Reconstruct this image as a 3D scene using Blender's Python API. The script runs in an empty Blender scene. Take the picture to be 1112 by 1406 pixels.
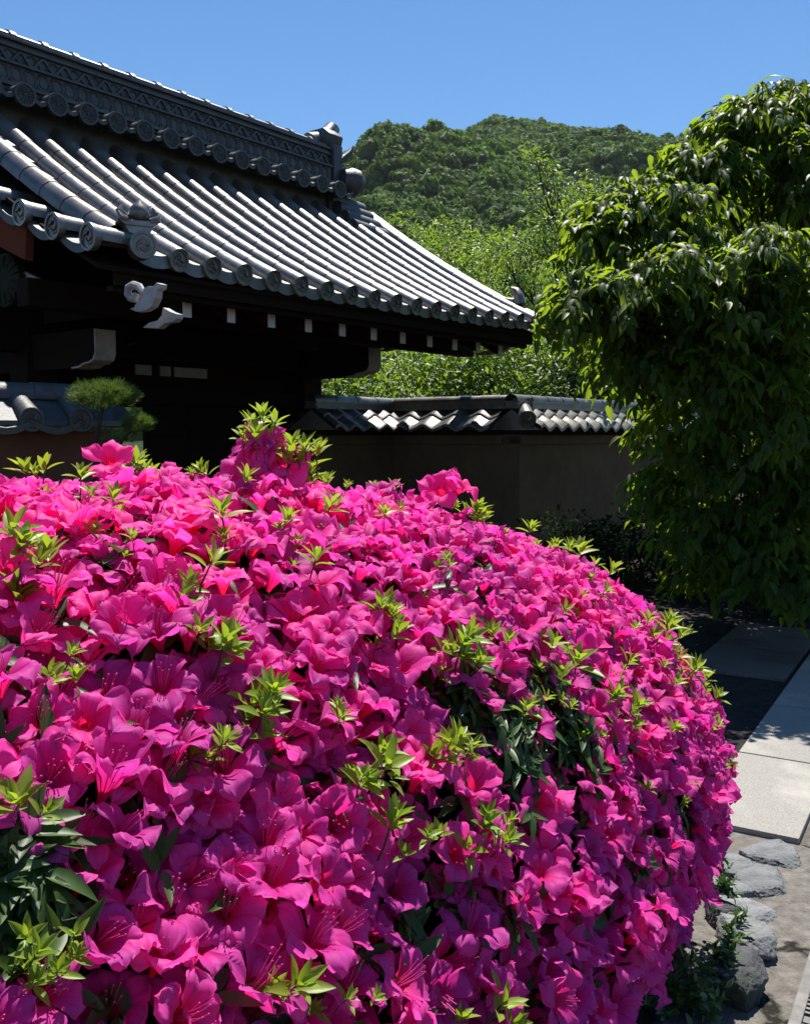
import bpy, math, random
import numpy as np
from math import radians as R, sin, cos, pi
from mathutils import Vector, Matrix, noise as mnoise

random.seed(7)
rng = np.random.default_rng(11)
sc = bpy.context.scene
COL = sc.collection

# ------------------------------------------------------------------ camera, sky, sun, exposure
CAMZ, FPX, PITCH = 1.5, 1300.0, math.atan(105 / 1300)
cam = bpy.data.cameras.new('camera')
cam.sensor_fit = 'VERTICAL'; cam.sensor_height = 24.0; cam.lens = 24.0 * FPX / 1406
cam.clip_start = 0.05; cam.clip_end = 6000
co = bpy.data.objects.new('camera', cam); COL.objects.link(co)
co.location = (0, 0, CAMZ); co.rotation_euler = (pi / 2 - PITCH, 0, 0)
sc.camera = co
SUN_AZ, SUN_EL = 10.0, 64.0
w = bpy.data.worlds.new('World'); sc.world = w; w.use_nodes = True
nt = w.node_tree; bg = nt.nodes['Background']
sky = nt.nodes.new('ShaderNodeTexSky'); sky.sky_type = 'NISHITA'; sky.sun_disc = False
sky.sun_elevation = R(SUN_EL); sky.sun_rotation = R(SUN_AZ)
sky.air_density = 1.0; sky.dust_density = 0.0; sky.ozone_density = 4.0
hsv = nt.nodes.new('ShaderNodeHueSaturation'); hsv.inputs['Saturation'].default_value = 1.18
nt.links.new(sky.outputs[0], hsv.inputs['Color']); nt.links.new(hsv.outputs[0], bg.inputs[0]); bg.inputs[1].default_value = 0.076
sun = bpy.data.lights.new('sun', 'SUN'); sun.energy = 5.0; sun.angle = R(0.5); sun.color = (1, .955, .88)
so = bpy.data.objects.new('sun', sun); COL.objects.link(so)
SDIR = Vector((sin(R(SUN_AZ)) * cos(R(SUN_EL)), cos(R(SUN_AZ)) * cos(R(SUN_EL)), sin(R(SUN_EL))))
so.rotation_euler = (-SDIR).to_track_quat('-Z', 'Y').to_euler()
vs = sc.view_settings; vs.view_transform = 'Standard'; vs.look = 'None'; vs.exposure = 0.8; vs.gamma = 1
sc.cycles.max_bounces = 8; sc.cycles.transparent_max_bounces = 8
sc.cycles.caustics_reflective = False; sc.cycles.caustics_refractive = False
sc.cycles.sample_clamp_indirect = 6

# ------------------------------------------------------------------ helpers
CF = np.array([0, cos(PITCH), -sin(PITCH)]); CU = np.array([0, sin(PITCH), cos(PITCH)])
def px2w(px, py, depth):
    d = CF * FPX + np.array([1.0, 0, 0]) * (px - 556) + CU * (703 - py)
    return np.array([0, 0, CAMZ]) + d / d[1] * depth
def ground(px, py, z=0.0):
    d = CF * FPX + np.array([1.0, 0, 0]) * (px - 556) + CU * (703 - py)
    return (np.array([0, 0, CAMZ]) + d * ((z - CAMZ) / d[2]))
def proj(P):
    P = np.asarray(P, float) - np.array([0, 0, CAMZ]); d = P @ CF
    return 556 + FPX * P[..., 0] / d, 703 - FPX * (P @ CU) / d, d
def tag(o, label=None, cat=None, group=None, kind=None):
    if label: o['label'] = label
    if cat: o['category'] = cat
    if group: o['group'] = group
    if kind: o['kind'] = kind
    return o
def thing(name, loc, rz, label, cat, group=None):
    o = bpy.data.objects.new(name, None); COL.objects.link(o)
    o.empty_display_size = .1; o.location = loc; o.rotation_euler = (0, 0, rz)
    return tag(o, label, cat, group)
def link(name, me, parent=None, loc=(0, 0, 0), rz=0.0):
    o = bpy.data.objects.new(name, me); COL.objects.link(o)
    if parent: o.parent = parent
    o.location = loc
    if rz: o.rotation_euler = (0, 0, rz)
    return o
def mesh_np(name, V, F, mat=None, smooth=True, attrs=None):
    """V (n,3); F (m,k) all faces of k corners; attrs {name: (n,)} float point attributes"""
    V = np.asarray(V, np.float32); F = np.asarray(F, np.int32); m, k = F.shape
    me = bpy.data.meshes.new(name)
    me.vertices.add(len(V)); me.vertices.foreach_set('co', V.ravel())
    me.loops.add(m * k); me.loops.foreach_set('vertex_index', F.ravel())
    me.polygons.add(m); me.polygons.foreach_set('loop_start', np.arange(0, m * k, k, dtype=np.int32))
    if mat: me.materials.append(mat)
    me.update(calc_edges=True)
    me.polygons.foreach_set('use_smooth', np.full(m, smooth, dtype=bool))
    for a, v in (attrs or {}).items():
        at = me.attributes.new(a, 'FLOAT', 'POINT'); at.data.foreach_set('value', np.asarray(v, np.float32))
    me.validate(); me.update()
    return me
class MB:
    """collects shapes for one mesh"""
    def __init__(s): s.v = []; s.f = []
    def add(s, V, F):
        n = len(s.v); s.v += [tuple(map(float, p)) for p in V]; s.f += [tuple(i + n for i in q) for q in F]; return s
    def box(s, c, d, rz=0.0, rx=0.0):
        x, y, z = d[0] / 2, d[1] / 2, d[2] / 2
        V = [Vector((a * x, b * y, e * z)) for a in (-1, 1) for b in (-1, 1) for e in (-1, 1)]
        M = Matrix.Rotation(rz, 3, 'Z') @ Matrix.Rotation(rx, 3, 'X')
        V = [M @ v + Vector(c) for v in V]
        return s.add(V, [(0, 1, 3, 2), (4, 6, 7, 5), (0, 4, 5, 1), (2, 3, 7, 6), (0, 2, 6, 4), (1, 5, 7, 3)])
    def tube(s, pts, rad, n=8, cap=True):
        pts = [Vector(p) for p in pts]; V = []; F = []
        if not hasattr(rad, '__len__'): rad = [rad] * len(pts)
        for i, p in enumerate(pts):
            t = (pts[min(i + 1, len(pts) - 1)] - pts[max(i - 1, 0)]).normalized()
            a = t.orthogonal() if i == 0 else (a - t * a.dot(t))
            a.normalize(); b = t.cross(a)
            V += [p + (a * cos(2 * pi * k / n) + b * sin(2 * pi * k / n)) * rad[i] for k in range(n)]
        for i in range(len(pts) - 1):
            F += [(i * n + k, i * n + (k + 1) % n, (i + 1) * n + (k + 1) % n, (i + 1) * n + k) for k in range(n)]
        if cap:
            F += [tuple(reversed(range(n))), tuple(range((len(pts) - 1) * n, len(pts) * n))]
        return s.add(V, F)
    def prism(s, poly, o, ax, ay, dep):
        """polygon (2-D) in the plane o + x*ax + y*ay, extruded by the vector dep"""
        o, ax, ay, dep = map(Vector, (o, ax, ay, dep)); n = len(poly)
        A = [o + ax * x + ay * y for x, y in poly]; B = [p + dep for p in A]
        return s.add(A + B, [tuple(range(n)), tuple(reversed(range(n, 2 * n)))] +
                     [(i, i + n, (i + 1) % n + n, (i + 1) % n) for i in range(n)])
    def lathe(s, prof, o, axis, n=20):
        """prof [(r, h)] turned round the axis through o"""
        o = Vector(o); ax = Vector(axis).normalized(); a = ax.orthogonal().normalized(); b = ax.cross(a)
        V = []; F = []
        for r, h in prof:
            V += [o + ax * h + (a * cos(2 * pi * k / n) + b * sin(2 * pi * k / n)) * r for k in range(n)]
        for i in range(len(prof) - 1):
            F += [(i * n + k, i * n + (k + 1) % n, (i + 1) * n + (k + 1) % n, (i + 1) * n + k) for k in range(n)]
        F += [tuple(range((len(prof) - 1) * n, len(prof) * n)), tuple(reversed(range(n)))]
        return s.add(V, F)
    def mesh(s, name, mat, smooth=False, bevel=0, angle=40):
        me = bpy.data.meshes.new(name); me.from_pydata(s.v, [], s.f); me.materials.append(mat)
        import bmesh
        bm = bmesh.new(); bm.from_mesh(me); bmesh.ops.recalc_face_normals(bm, faces=bm.faces)
        if bevel:
            ed = [e for e in bm.edges if len(e.link_faces) == 2 and e.calc_face_angle(0) > R(50)]
            bmesh.ops.bevel(bm, geom=ed, offset=bevel, segments=2, affect='EDGES', profile=.6)
        if smooth:
            for f in bm.faces: f.smooth = True
            for e in bm.edges:
                if len(e.link_faces) == 2 and e.calc_face_angle(0) > R(angle): e.smooth = False
        bm.to_mesh(me); bm.free(); me.update()
        return me
    def obj(s, name, mat, parent=None, smooth=False, bevel=0, loc=(0, 0, 0), rz=0.0, angle=40):
        return link(name, s.mesh(name, mat, smooth, bevel, angle), parent, loc, rz)

# ------------------------------------------------------------------ materials
def newmat(name):
    m = bpy.data.materials.new(name); m.use_nodes = True; n = m.node_tree
    n.nodes.clear(); out = n.nodes.new('ShaderNodeOutputMaterial')
    return m, n, out
def N(n, t, **kw):
    x = n.nodes.new(t)
    for k, v in kw.items():
        if k in x.inputs: x.inputs[k].default_value = v
        else: setattr(x, k, v)
    return x
def surf(name, c1, c2=None, rough=.8, scale=6.0, bump=0.0, bscale=60.0, spec=.5, detail=6, c3=None, s3=1.0, metallic=0.0, coord='Object', rand=0.0):
    """Principled with a two-colour noise mottle, a third colour in broad stains and a noise bump"""
    m, n, out = newmat(name); L = n.links
    p = N(n, 'ShaderNodeBsdfPrincipled'); p.inputs['Roughness'].default_value = rough
    p.inputs['Specular IOR Level'].default_value = spec; p.inputs['Metallic'].default_value = metallic
    tc = N(n, 'ShaderNodeTexCoord')
    no = N(n, 'ShaderNodeTexNoise', Scale=scale, Detail=detail, Roughness=.65); L.new(tc.outputs[coord], no.inputs['Vector'])
    cr = N(n, 'ShaderNodeValToRGB'); cr.color_ramp.elements[0].position = .35; cr.color_ramp.elements[1].position = .65
    cr.color_ramp.elements[0].color = (*c1, 1); cr.color_ramp.elements[1].color = (*(c2 or c1), 1)
    L.new(no.outputs['Fac'], cr.inputs[0]); colr = cr.outputs[0]
    if c3:
        n3 = N(n, 'ShaderNodeTexNoise', Scale=s3, Detail=5.0, Roughness=.7); L.new(tc.outputs[coord], n3.inputs['Vector'])
        r3 = N(n, 'ShaderNodeValToRGB'); r3.color_ramp.elements[0].position = .5; r3.color_ramp.elements[1].position = .68
        L.new(n3.outputs['Fac'], r3.inputs[0])
        mx = N(n, 'ShaderNodeMix', data_type='RGBA'); L.new(r3.outputs[0], mx.inputs[0]); L.new(colr, mx.inputs[6])
        mx.inputs[7].default_value = (*c3, 1); colr = mx.outputs[2]
    if rand:
        oi = N(n, 'ShaderNodeObjectInfo'); mr = N(n, 'ShaderNodeMapRange'); L.new(oi.outputs['Random'], mr.inputs[0])
        mr.inputs[3].default_value = 1 - rand; mr.inputs[4].default_value = 1 + rand
        hs = N(n, 'ShaderNodeHueSaturation'); L.new(colr, hs.inputs['Color']); L.new(mr.outputs[0], hs.inputs['Value']); colr = hs.outputs[0]
    L.new(colr, p.inputs['Base Color'])
    rr = N(n, 'ShaderNodeMapRange'); L.new(no.outputs['Fac'], rr.inputs[0]); rr.inputs[3].default_value = rough - .08; rr.inputs[4].default_value = min(1, rough + .1)
    L.new(rr.outputs[0], p.inputs['Roughness'])
    if bump:
        nb = N(n, 'ShaderNodeTexNoise', Scale=bscale, Detail=6.0, Roughness=.7); L.new(tc.outputs[coord], nb.inputs['Vector'])
        b = N(n, 'ShaderNodeBump', Strength=bump, Distance=.02); L.new(nb.outputs['Fac'], b.inputs['Height']); L.new(b.outputs[0], p.inputs['Normal'])
    L.new(p.outputs[0], out.inputs[0])
    return m
def wood(name, c1, c2, rough=.75):
    m, n, out = newmat(name); L = n.links
    p = N(n, 'ShaderNodeBsdfPrincipled', Roughness=.9); p.inputs['Specular IOR Level'].default_value = .06
    tc = N(n, 'ShaderNodeTexCoord'); mp = N(n, 'ShaderNodeMapping'); mp.inputs['Scale'].default_value = (2, 30, 30)
    L.new(tc.outputs['Object'], mp.inputs[0]); no = N(n, 'ShaderNodeTexNoise', Scale=2.0, Detail=6.0); L.new(mp.outputs[0], no.inputs['Vector'])
    cr = N(n, 'ShaderNodeValToRGB'); cr.color_ramp.elements[0].color = (*c1, 1); cr.color_ramp.elements[1].color = (*c2, 1)
    L.new(no.outputs['Fac'], cr.inputs[0]); L.new(cr.outputs[0], p.inputs['Base Color']); L.new(p.outputs[0], out.inputs[0])
    return m
def leafmat(name, dark, light, trans, tr=.45, rough=.4, spec=.5):
    """thin leaf: diffuse + translucent + gloss; attribute 'rnd' picks the leaf's own green"""
    m, n, out = newmat(name); L = n.links
    at = N(n, 'ShaderNodeAttribute', attribute_name='rnd')
    mx = N(n, 'ShaderNodeMix', data_type='RGBA'); L.new(at.outputs['Fac'], mx.inputs[0])
    mx.inputs[6].default_value = (*dark, 1); mx.inputs[7].default_value = (*light, 1)
    p = N(n, 'ShaderNodeBsdfPrincipled', Roughness=rough); p.inputs['Specular IOR Level'].default_value = spec
    L.new(mx.outputs[2], p.inputs['Base Color'])
    mt = N(n, 'ShaderNodeMix', data_type='RGBA', blend_type='MIX'); L.new(at.outputs['Fac'], mt.inputs[0])
    mt.inputs[6].default_value = (trans[0] * .55, trans[1] * .6, trans[2] * .6, 1); mt.inputs[7].default_value = (*trans, 1)
    t = N(n, 'ShaderNodeBsdfTranslucent'); L.new(mt.outputs[2], t.inputs[0])
    ms = N(n, 'ShaderNodeMixShader'); ms.inputs[0].default_value = tr
    L.new(p.outputs[0], ms.inputs[1]); L.new(t.outputs[0], ms.inputs[2]); L.new(ms.outputs[0], out.inputs[0])
    return m
def petalmat():
    m, n, out = newmat('petal'); L = n.links
    s = N(n, 'ShaderNodeAttribute', attribute_name='rad'); b = N(n, 'ShaderNodeAttribute', attribute_name='blotch')
    rn = N(n, 'ShaderNodeAttribute', attribute_name='rnd'); oi = N(n, 'ShaderNodeObjectInfo')
    cr = N(n, 'ShaderNodeValToRGB'); e = cr.color_ramp.elements
    e[0].position = .0; e[0].color = (.86, .012, .09, 1)
    e[1].position = .55; e[1].color = (.88, .042, .44, 1)
    x = e.new(.30); x.color = (.88, .018, .22, 1)
    x = e.new(1.0); x.color = (.90, .11, .57, 1)
    L.new(s.outputs['Fac'], cr.inputs[0])
    tc = N(n, 'ShaderNodeTexCoord'); no = N(n, 'ShaderNodeTexNoise', Scale=420.0, Detail=3.0); L.new(tc.outputs['Object'], no.inputs['Vector'])
    th = N(n, 'ShaderNodeMath', operation='GREATER_THAN'); th.inputs[1].default_value = .54; L.new(no.outputs['Fac'], th.inputs[0])
    mu = N(n, 'ShaderNodeMath', operation='MULTIPLY'); L.new(th.outputs[0], mu.inputs[0]); L.new(b.outputs['Fac'], mu.inputs[1])
    mx = N(n, 'ShaderNodeMix', data_type='RGBA'); L.new(mu.outputs[0], mx.inputs[0]); L.new(cr.outputs[0], mx.inputs[6]); mx.inputs[7].default_value = (.45, .004, .05, 1)
    tvn = N(n, 'ShaderNodeAttribute', attribute_name='tv'); sp0 = N(n, 'ShaderNodeMath', operation='MULTIPLY'); sp0.inputs[1].default_value = 14.5; L.new(tvn.outputs['Fac'], sp0.inputs[0])
    dn = N(n, 'ShaderNodeTexNoise', Scale=90.0, Detail=2.0); L.new(tc.outputs['Object'], dn.inputs['Vector'])
    sp1 = N(n, 'ShaderNodeMath', operation='MULTIPLY_ADD'); sp1.inputs[1].default_value = 3.0; L.new(dn.outputs['Fac'], sp1.inputs[0]); L.new(sp0.outputs[0], sp1.inputs[2])
    cs = N(n, 'ShaderNodeMath', operation='SINE'); L.new(sp1.outputs[0], cs.inputs[0])
    vr = N(n, 'ShaderNodeMapRange'); L.new(cs.outputs[0], vr.inputs[0]); vr.inputs[1].default_value = .55; vr.inputs[2].default_value = 1; vr.inputs[3].default_value = 0; vr.inputs[4].default_value = .30
    mv = N(n, 'ShaderNodeMix', data_type='RGBA'); L.new(vr.outputs[0], mv.inputs[0]); L.new(mx.outputs[2], mv.inputs[6]); mv.inputs[7].default_value = (.72, .012, .20, 1); mx = mv
    ad = N(n, 'ShaderNodeMath', operation='ADD'); L.new(rn.outputs['Fac'], ad.inputs[0]); L.new(oi.outputs['Random'], ad.inputs[1])
    fr = N(n, 'ShaderNodeMath', operation='FRACT'); L.new(ad.outputs[0], fr.inputs[0])
    v = N(n, 'ShaderNodeMapRange'); L.new(fr.outputs[0], v.inputs[0]); v.inputs[3].default_value = .72; v.inputs[4].default_value = 1.12
    h = N(n, 'ShaderNodeMapRange'); L.new(fr.outputs[0], h.inputs[0]); h.inputs[3].default_value = .486; h.inputs[4].default_value = .511
    hs = N(n, 'ShaderNodeHueSaturation'); L.new(mx.outputs[2], hs.inputs['Color']); L.new(v.outputs[0], hs.inputs['Value']); L.new(h.outputs[0], hs.inputs['Hue'])
    p = N(n, 'ShaderNodeBsdfPrincipled', Roughness=.6); p.inputs['Specular IOR Level'].default_value = .3
    p.inputs['Sheen Weight'].default_value = .12; p.inputs['Sheen Tint'].default_value = (1, .6, .85, 1)
    L.new(hs.outputs[0], p.inputs['Base Color'])
    vb = N(n, 'ShaderNodeTexNoise', Scale=160.0, Detail=2.0); L.new(tc.outputs['Object'], vb.inputs['Vector'])
    bp = N(n, 'ShaderNodeBump', Strength=.12, Distance=.003); L.new(vb.outputs['Fac'], bp.inputs['Height']); L.new(bp.outputs[0], p.inputs['Normal'])
    t = N(n, 'ShaderNodeBsdfTranslucent'); gm = N(n, 'ShaderNodeMix', data_type='RGBA', blend_type='MULTIPLY'); gm.inputs[0].default_value = 1; L.new(hs.outputs[0], gm.inputs[6]); gm.inputs[7].default_value = (1.1, .9, .95, 1); L.new(gm.outputs[2], t.inputs[0])
    ms = N(n, 'ShaderNodeMixShader'); ms.inputs[0].default_value = .56
    L.new(p.outputs[0], ms.inputs[1]); L.new(t.outputs[0], ms.inputs[2]); L.new(ms.outputs[0], out.inputs[0])
    return m

M = {}
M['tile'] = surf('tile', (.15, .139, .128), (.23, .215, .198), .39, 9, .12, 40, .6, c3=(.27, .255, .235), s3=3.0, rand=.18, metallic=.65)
M['tile_shade'] = surf('tile_shaded', (.055, .055, .056), (.10, .10, .10), .45, 12, .3, 50, .5, c3=(.08, .083, .075), s3=5, metallic=.4)  # darker copy of tile: shade of ridge, verge and wing wall put into colour
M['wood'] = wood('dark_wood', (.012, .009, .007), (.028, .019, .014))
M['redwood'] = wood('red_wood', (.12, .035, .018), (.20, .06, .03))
M['white'] = surf('white_paint', (.38, .35, .33), (.50, .47, .445), .75, 14, .1, 60, .25, c3=(.28, .25, .225), s3=4)
M['plaster'] = surf('plaster', (.105, .070, .041), (.14, .097, .058), .92, 3, .25, 45, .2, c3=(.075, .054, .036), s3=1.1)
M['redplaster'] = surf('red_plaster', (.10, .052, .032), (.135, .072, .046), .9, 4, .25, 50, .2)
M['paleplaster'] = surf('pale_plaster', (.30, .32, .30), (.38, .40, .37), .9, 4, .1, 50, .2)
M['slab'] = surf('slab', (.19, .18, .16), (.33, .315, .285), .9, 170, .14, 200, .25, detail=4, c3=(.36, .34, .30), s3=2.2, rand=.06)
M['shadepave'] = surf('dark_paving_shaded', (.030, .027, .025), (.055, .050, .047), .95, 18, .8, 60, .1, c3=(.02, .02, .018), s3=4)  # dark cobbles, darkened further: the tree's shade is painted in
M['shadeslab'] = surf('shaded_slab', (.10, .088, .078), (.16, .14, .125), .9, 90, .35, 120, .2, detail=4, c3=(.08, .07, .06), s3=2.2)  # darker copy of slab, colour carries the shade on the wide slabs
M['stone'] = surf('stone', (.13, .135, .14), (.27, .275, .28), .8, 14, 1.0, 26, .4, c3=(.12, .13, .13), s3=7, rand=.15)
M['rock'] = surf('rock', (.035, .036, .040), (.12, .12, .125), .85, 16, 1.0, 30, .4, c3=(.04, .05, .03), s3=4)
M['concrete'] = surf('concrete', (.12, .110, .096), (.25, .232, .205), .92, 22, .7, 90, .2, c3=(.165, .15, .125), s3=3.2)
def cracks(m):
    n = m.node_tree; L = n.links; p = next(x for x in n.nodes if x.type == 'BSDF_PRINCIPLED'); src = p.inputs['Base Color'].links[0].from_socket
    tc = N(n, 'ShaderNodeTexCoord'); no = N(n, 'ShaderNodeTexNoise', Scale=7.0, Detail=6.0); L.new(tc.outputs['Object'], no.inputs['Vector'])
    mxv = N(n, 'ShaderNodeMix', data_type='RGBA', blend_type='LINEAR_LIGHT'); mxv.inputs[0].default_value = .09; L.new(tc.outputs['Object'], mxv.inputs[6]); L.new(no.outputs['Color'], mxv.inputs[7])
    vo = N(n, 'ShaderNodeTexVoronoi', feature='DISTANCE_TO_EDGE', Scale=1.35); L.new(mxv.outputs[2], vo.inputs['Vector'])
    r = N(n, 'ShaderNodeValToRGB'); r.color_ramp.elements[0].position = .004; r.color_ramp.elements[1].position = .016; r.color_ramp.elements[0].color = (.12, .11, .10, 1)
    L.new(vo.outputs['Distance'], r.inputs[0]); mu = N(n, 'ShaderNodeMix', data_type='RGBA', blend_type='MULTIPLY'); mu.inputs[0].default_value = 1
    L.new(src, mu.inputs[6]); L.new(r.outputs[0], mu.inputs[7]); L.new(mu.outputs[2], p.inputs['Base Color'])
cracks(M['concrete'])
M['mortar'] = surf('mortar', (.16, .145, .12), (.26, .24, .20), .95, 30, .8, 90, .2, c3=(.10, .09, .075), s3=5)
M['asphalt'] = surf('asphalt', (.035, .035, .036), (.06, .06, .06), .92, 60, .6, 140, .3, c3=(.03, .03, .03), s3=.7)
M['soil'] = surf('soil', (.022, .017, .012), (.05, .038, .026), .97, 12, 1.0, 50, .1)
M['grate'] = surf('grate_steel', (.12, .115, .11), (.2, .19, .18), .6, 20, .2, 80, .4, metallic=.2)
M['bark'] = surf('bark', (.035, .026, .02), (.075, .058, .045), .95, 14, 1.0, 40, .2)
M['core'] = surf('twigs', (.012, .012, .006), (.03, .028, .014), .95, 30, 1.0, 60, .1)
M['hill'] = surf('forest_floor', (.012, .022, .010), (.025, .042, .016), .95, .05, 0, 1, .1)
M['petal'] = petalmat()
M['stamen'] = surf('stamen', (.55, .02, .16), (.7, .05, .25), .5, 20)
M['newleaf'] = leafmat('new_leaf', (.13, .23, .02), (.27, .38, .04), (.44, .57, .035), .45, .45)
M['oldleaf'] = leafmat('old_leaf', (.022, .050, .010), (.055, .105, .020), (.14, .26, .02), .3, .45, .35)
M['coverleaf'] = leafmat('cover_leaf', (.03, .07, .018), (.07, .13, .03), (.12, .22, .03), .25, .45)
M['treeleaf'] = leafmat('tree_leaf', (.014, .036, .006), (.052, .108, .012), (.44, .60, .03), .47, .48, .25)
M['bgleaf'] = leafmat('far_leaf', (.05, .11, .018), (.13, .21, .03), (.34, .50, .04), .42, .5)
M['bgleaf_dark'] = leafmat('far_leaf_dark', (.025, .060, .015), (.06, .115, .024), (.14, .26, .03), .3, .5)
M['needle'] = leafmat('needle', (.04, .085, .015), (.10, .17, .03), (.20, .30, .03), .3, .5)
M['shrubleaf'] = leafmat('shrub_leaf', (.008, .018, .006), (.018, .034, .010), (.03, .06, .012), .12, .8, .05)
M['canopy'] = leafmat('forest_leaf', (.020, .055, .012), (.12, .21, .030), (.20, .34, .03), .3, .7, .15)
M['bronze'] = surf('bronze', (.022, .025, .016), (.035, .038, .026), .85, 10, .2, 40, .1)

# ------------------------------------------------------------------ batched leaf geometry
def frames(D, Nn):
    """rotation matrices (n,3,3) whose columns are side, direction D, normal"""
    D = D / np.linalg.norm(D, axis=1, keepdims=True)
    X = np.cross(D, Nn); X /= np.linalg.norm(X, axis=1, keepdims=True) + 1e-9
    Z = np.cross(X, D)
    return np.stack([X, D, Z], -1)
def batch(tpls, which, P, Rm, S, attrs=None):
    """place template[which[i]] at P[i] with rotation Rm[i], scale S[i]; returns V, F, attrs"""
    Vs, Fs, As, off = [], [], {}, 0
    for t in range(len(tpls)):
        idx = np.where(which == t)[0]
        if not len(idx): continue
        V, F, A = tpls[t]; nv = len(V)
        W = np.einsum('nij,vj->nvi', Rm[idx], V) * np.asarray(S)[idx][:, None, None] + P[idx][:, None, :]
        Vs.append(W.reshape(-1, 3)); Fs.append((F[None] + (np.arange(len(idx)) * nv)[:, None, None] + off).reshape(-1, F.shape[1])); off += len(idx) * nv
        for k, v in A.items(): As.setdefault(k, []).append(np.tile(v, len(idx)))
        for k, v in (attrs or {}).items(): As.setdefault(k, []).append(np.repeat(v[idx], nv))
    return np.concatenate(Vs), np.concatenate(Fs), {k: np.concatenate(v) for k, v in As.items()}
def leaf_tpl(wd=.32, ns=5, nt=3, fold=.25, droop=.25, tip=1.0, wave=0.0):
    """leaf of length 1 along +y, normal +z"""
    V = []
    for i in range(ns):
        s = i / (ns - 1); hw = wd * .5 * (sin(pi * s ** .8) ** .85 if 0 < s < 1 else .02) * (1 - .25 * s * tip)
        for j in range(nt):
            t = 2 * j / (nt - 1) - 1
            V.append((hw * t, s, abs(t) * hw * fold * 2 - droop * s * s + wave * sin(s * 9) * t * hw))
    F = [(i * nt + j, i * nt + j + 1, (i + 1) * nt + j + 1, (i + 1) * nt + j) for i in range(ns - 1) for j in range(nt - 1)]
    return np.array(V), np.array(F), {}
def unit(n):
    v = rng.normal(size=(n, 3)); return v / np.linalg.norm(v, axis=1, keepdims=True)

# ------------------------------------------------------------------ ground, paving
PD = np.array([sin(R(30.6)), cos(R(30.6)), 0]); QD = np.array([cos(R(30.6)), -sin(R(30.6)), 0])
O0 = np.array([1.54, 4.30, 0])
def pq(p, q, z=0.0): return Vector(O0 + PD * p + QD * q + np.array([0, 0, z]))
PA = R(90 - 30.6)     # rotation that turns local x into PD
def sheet(name, p0, p1, q0, q1, z, mat, nsub=1):
    V = [pq(p0, q0, z), pq(p1, q0, z), pq(p1, q1, z), pq(p0, q1, z)]
    o = MB().add(V, [(0, 3, 2, 1)]).obj(name, mat); o['kind'] = 'structure'; return o
g = MB().add([(-2500, -2500, 0), (2500, -2500, 0), (2500, 2500, 0), (-2500, 2500, 0)], [(0, 1, 2, 3)]).obj('ground', M['soil']); g['kind'] = 'structure'
sheet('road', -30, 40, .84, 6.0, .004, M['asphalt'])
sheet('path', -.02, 14, -1.4, .84, .006, M['shadepave'])
sheet('path', -.90, -.02, -.3, .84, .006, M['mortar'])
sheet('kerb_edge', -12, -.86, -.45, .84, .008, M['concrete'])
def slab(p0, p1, q0, q1, label, mt='slab'):
    o = MB().box((0, 0, .009), (p1 - p0 - .012, q1 - q0 - .012, .026)).obj('paving_slab', M[mt], None, bevel=.004)
    o.location = pq((p0 + p1) / 2, (q0 + q1) / 2, .008); o.rotation_euler = (0, 0, PA)
    return tag(o, label, 'paving slab', 'granite slabs of the path')
slab(-.87, .02, .0, .40, 'sunlit pale granite slab beside the azalea, nearest to the camera')
slab(.02, .93, .0, .40, 'granite slab crossed by the dappled shadow edge, second from the cobble stones')
slab(.93, 1.85, .0, .40, 'fully shaded granite slab, third along the path from the cobble stones')
slab(1.85, 2.8, .0, .40, 'shaded granite slab at the right picture edge, fourth from the cobble stones')
slab(1.55, 2.35, -.62, -.02, 'wide shaded slab lying left of the row of granite slabs', 'shadeslab')
slab(2.37, 3.2, -.62, -.02, 'farthest wide shaded slab left of the row of granite slabs', 'shadeslab')
def rock_mesh(name, seed, sx, sy, sz, amp, mat, flat=None, sub=5):
    import bmesh
    bm = bmesh.new(); bmesh.ops.create_icosphere(bm, subdivisions=sub, radius=1)
    rr_ = random.Random(seed * 13 + 1); planes = []
    for _ in range(9):
        pn = Vector((rr_.gauss(0, 1), rr_.gauss(0, 1), rr_.gauss(0, .7))).normalized(); planes.append((pn, rr_.uniform(.68, .92)))
    for v in bm.verts:
        c = v.co.copy()
        # facet-like blocks: pull towards a few random planes
        d = 1 + amp * mnoise.noise(c * 1.3 + Vector((seed * 3.1, 0, 0))) + amp * .45 * mnoise.noise(c * 3.4 + Vector((0, seed * 1.7, 0))) + amp * .16 * mnoise.noise(c * 9 + Vector((0, 0, seed)))
        q = c * d
        m = max(abs(q.x), abs(q.y), abs(q.z)); q = q * (.45 + .55 / max(m, .3)) if m > .55 else q
        for pn, pd in planes:
            e_ = q.dot(pn) - pd
            if e_ > 0: q = q - pn * e_ * .92
        q = q * (1 + .05 * mnoise.noise(c * 7 + Vector((seed, 0, 0))) + .05 * mnoise.noise(c * 16 + Vector((seed, 0, 0))) + .03 * mnoise.noise(c * 34))
        if flat is not None and q.z > flat: q.z = flat + (q.z - flat) * .12
        v.co = Vector((q.x * sx, q.y * sy, q.z * sz))
    for f in bm.faces: f.smooth = True
    me = bpy.data.meshes.new(name); bm.to_mesh(me); bm.free(); me.materials.append(mat); return me
stones = [(1060, 1167, 34, 15, 10, 'broad grey cobble stone directly under the sunlit slab'),
          (1008, 1182, 22, 13, -8, 'small grey cobble stone half under the azalea, just below the slab'),
          (1047, 1204, 30, 18, -14, 'five sided grey cobble stone in the middle of the cobble patch'),
          (1002, 1212, 18, 13, 20, 'narrow grey cobble stone touching the azalea leaves'),
          (1026, 1242, 33, 16, 4, 'palest cobble stone with a white ridge, above the dark boulder'),
          (984, 1228, 14, 8, 0, 'smallest cobble stone, peeping out of the leaves beside the azalea')]
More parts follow.
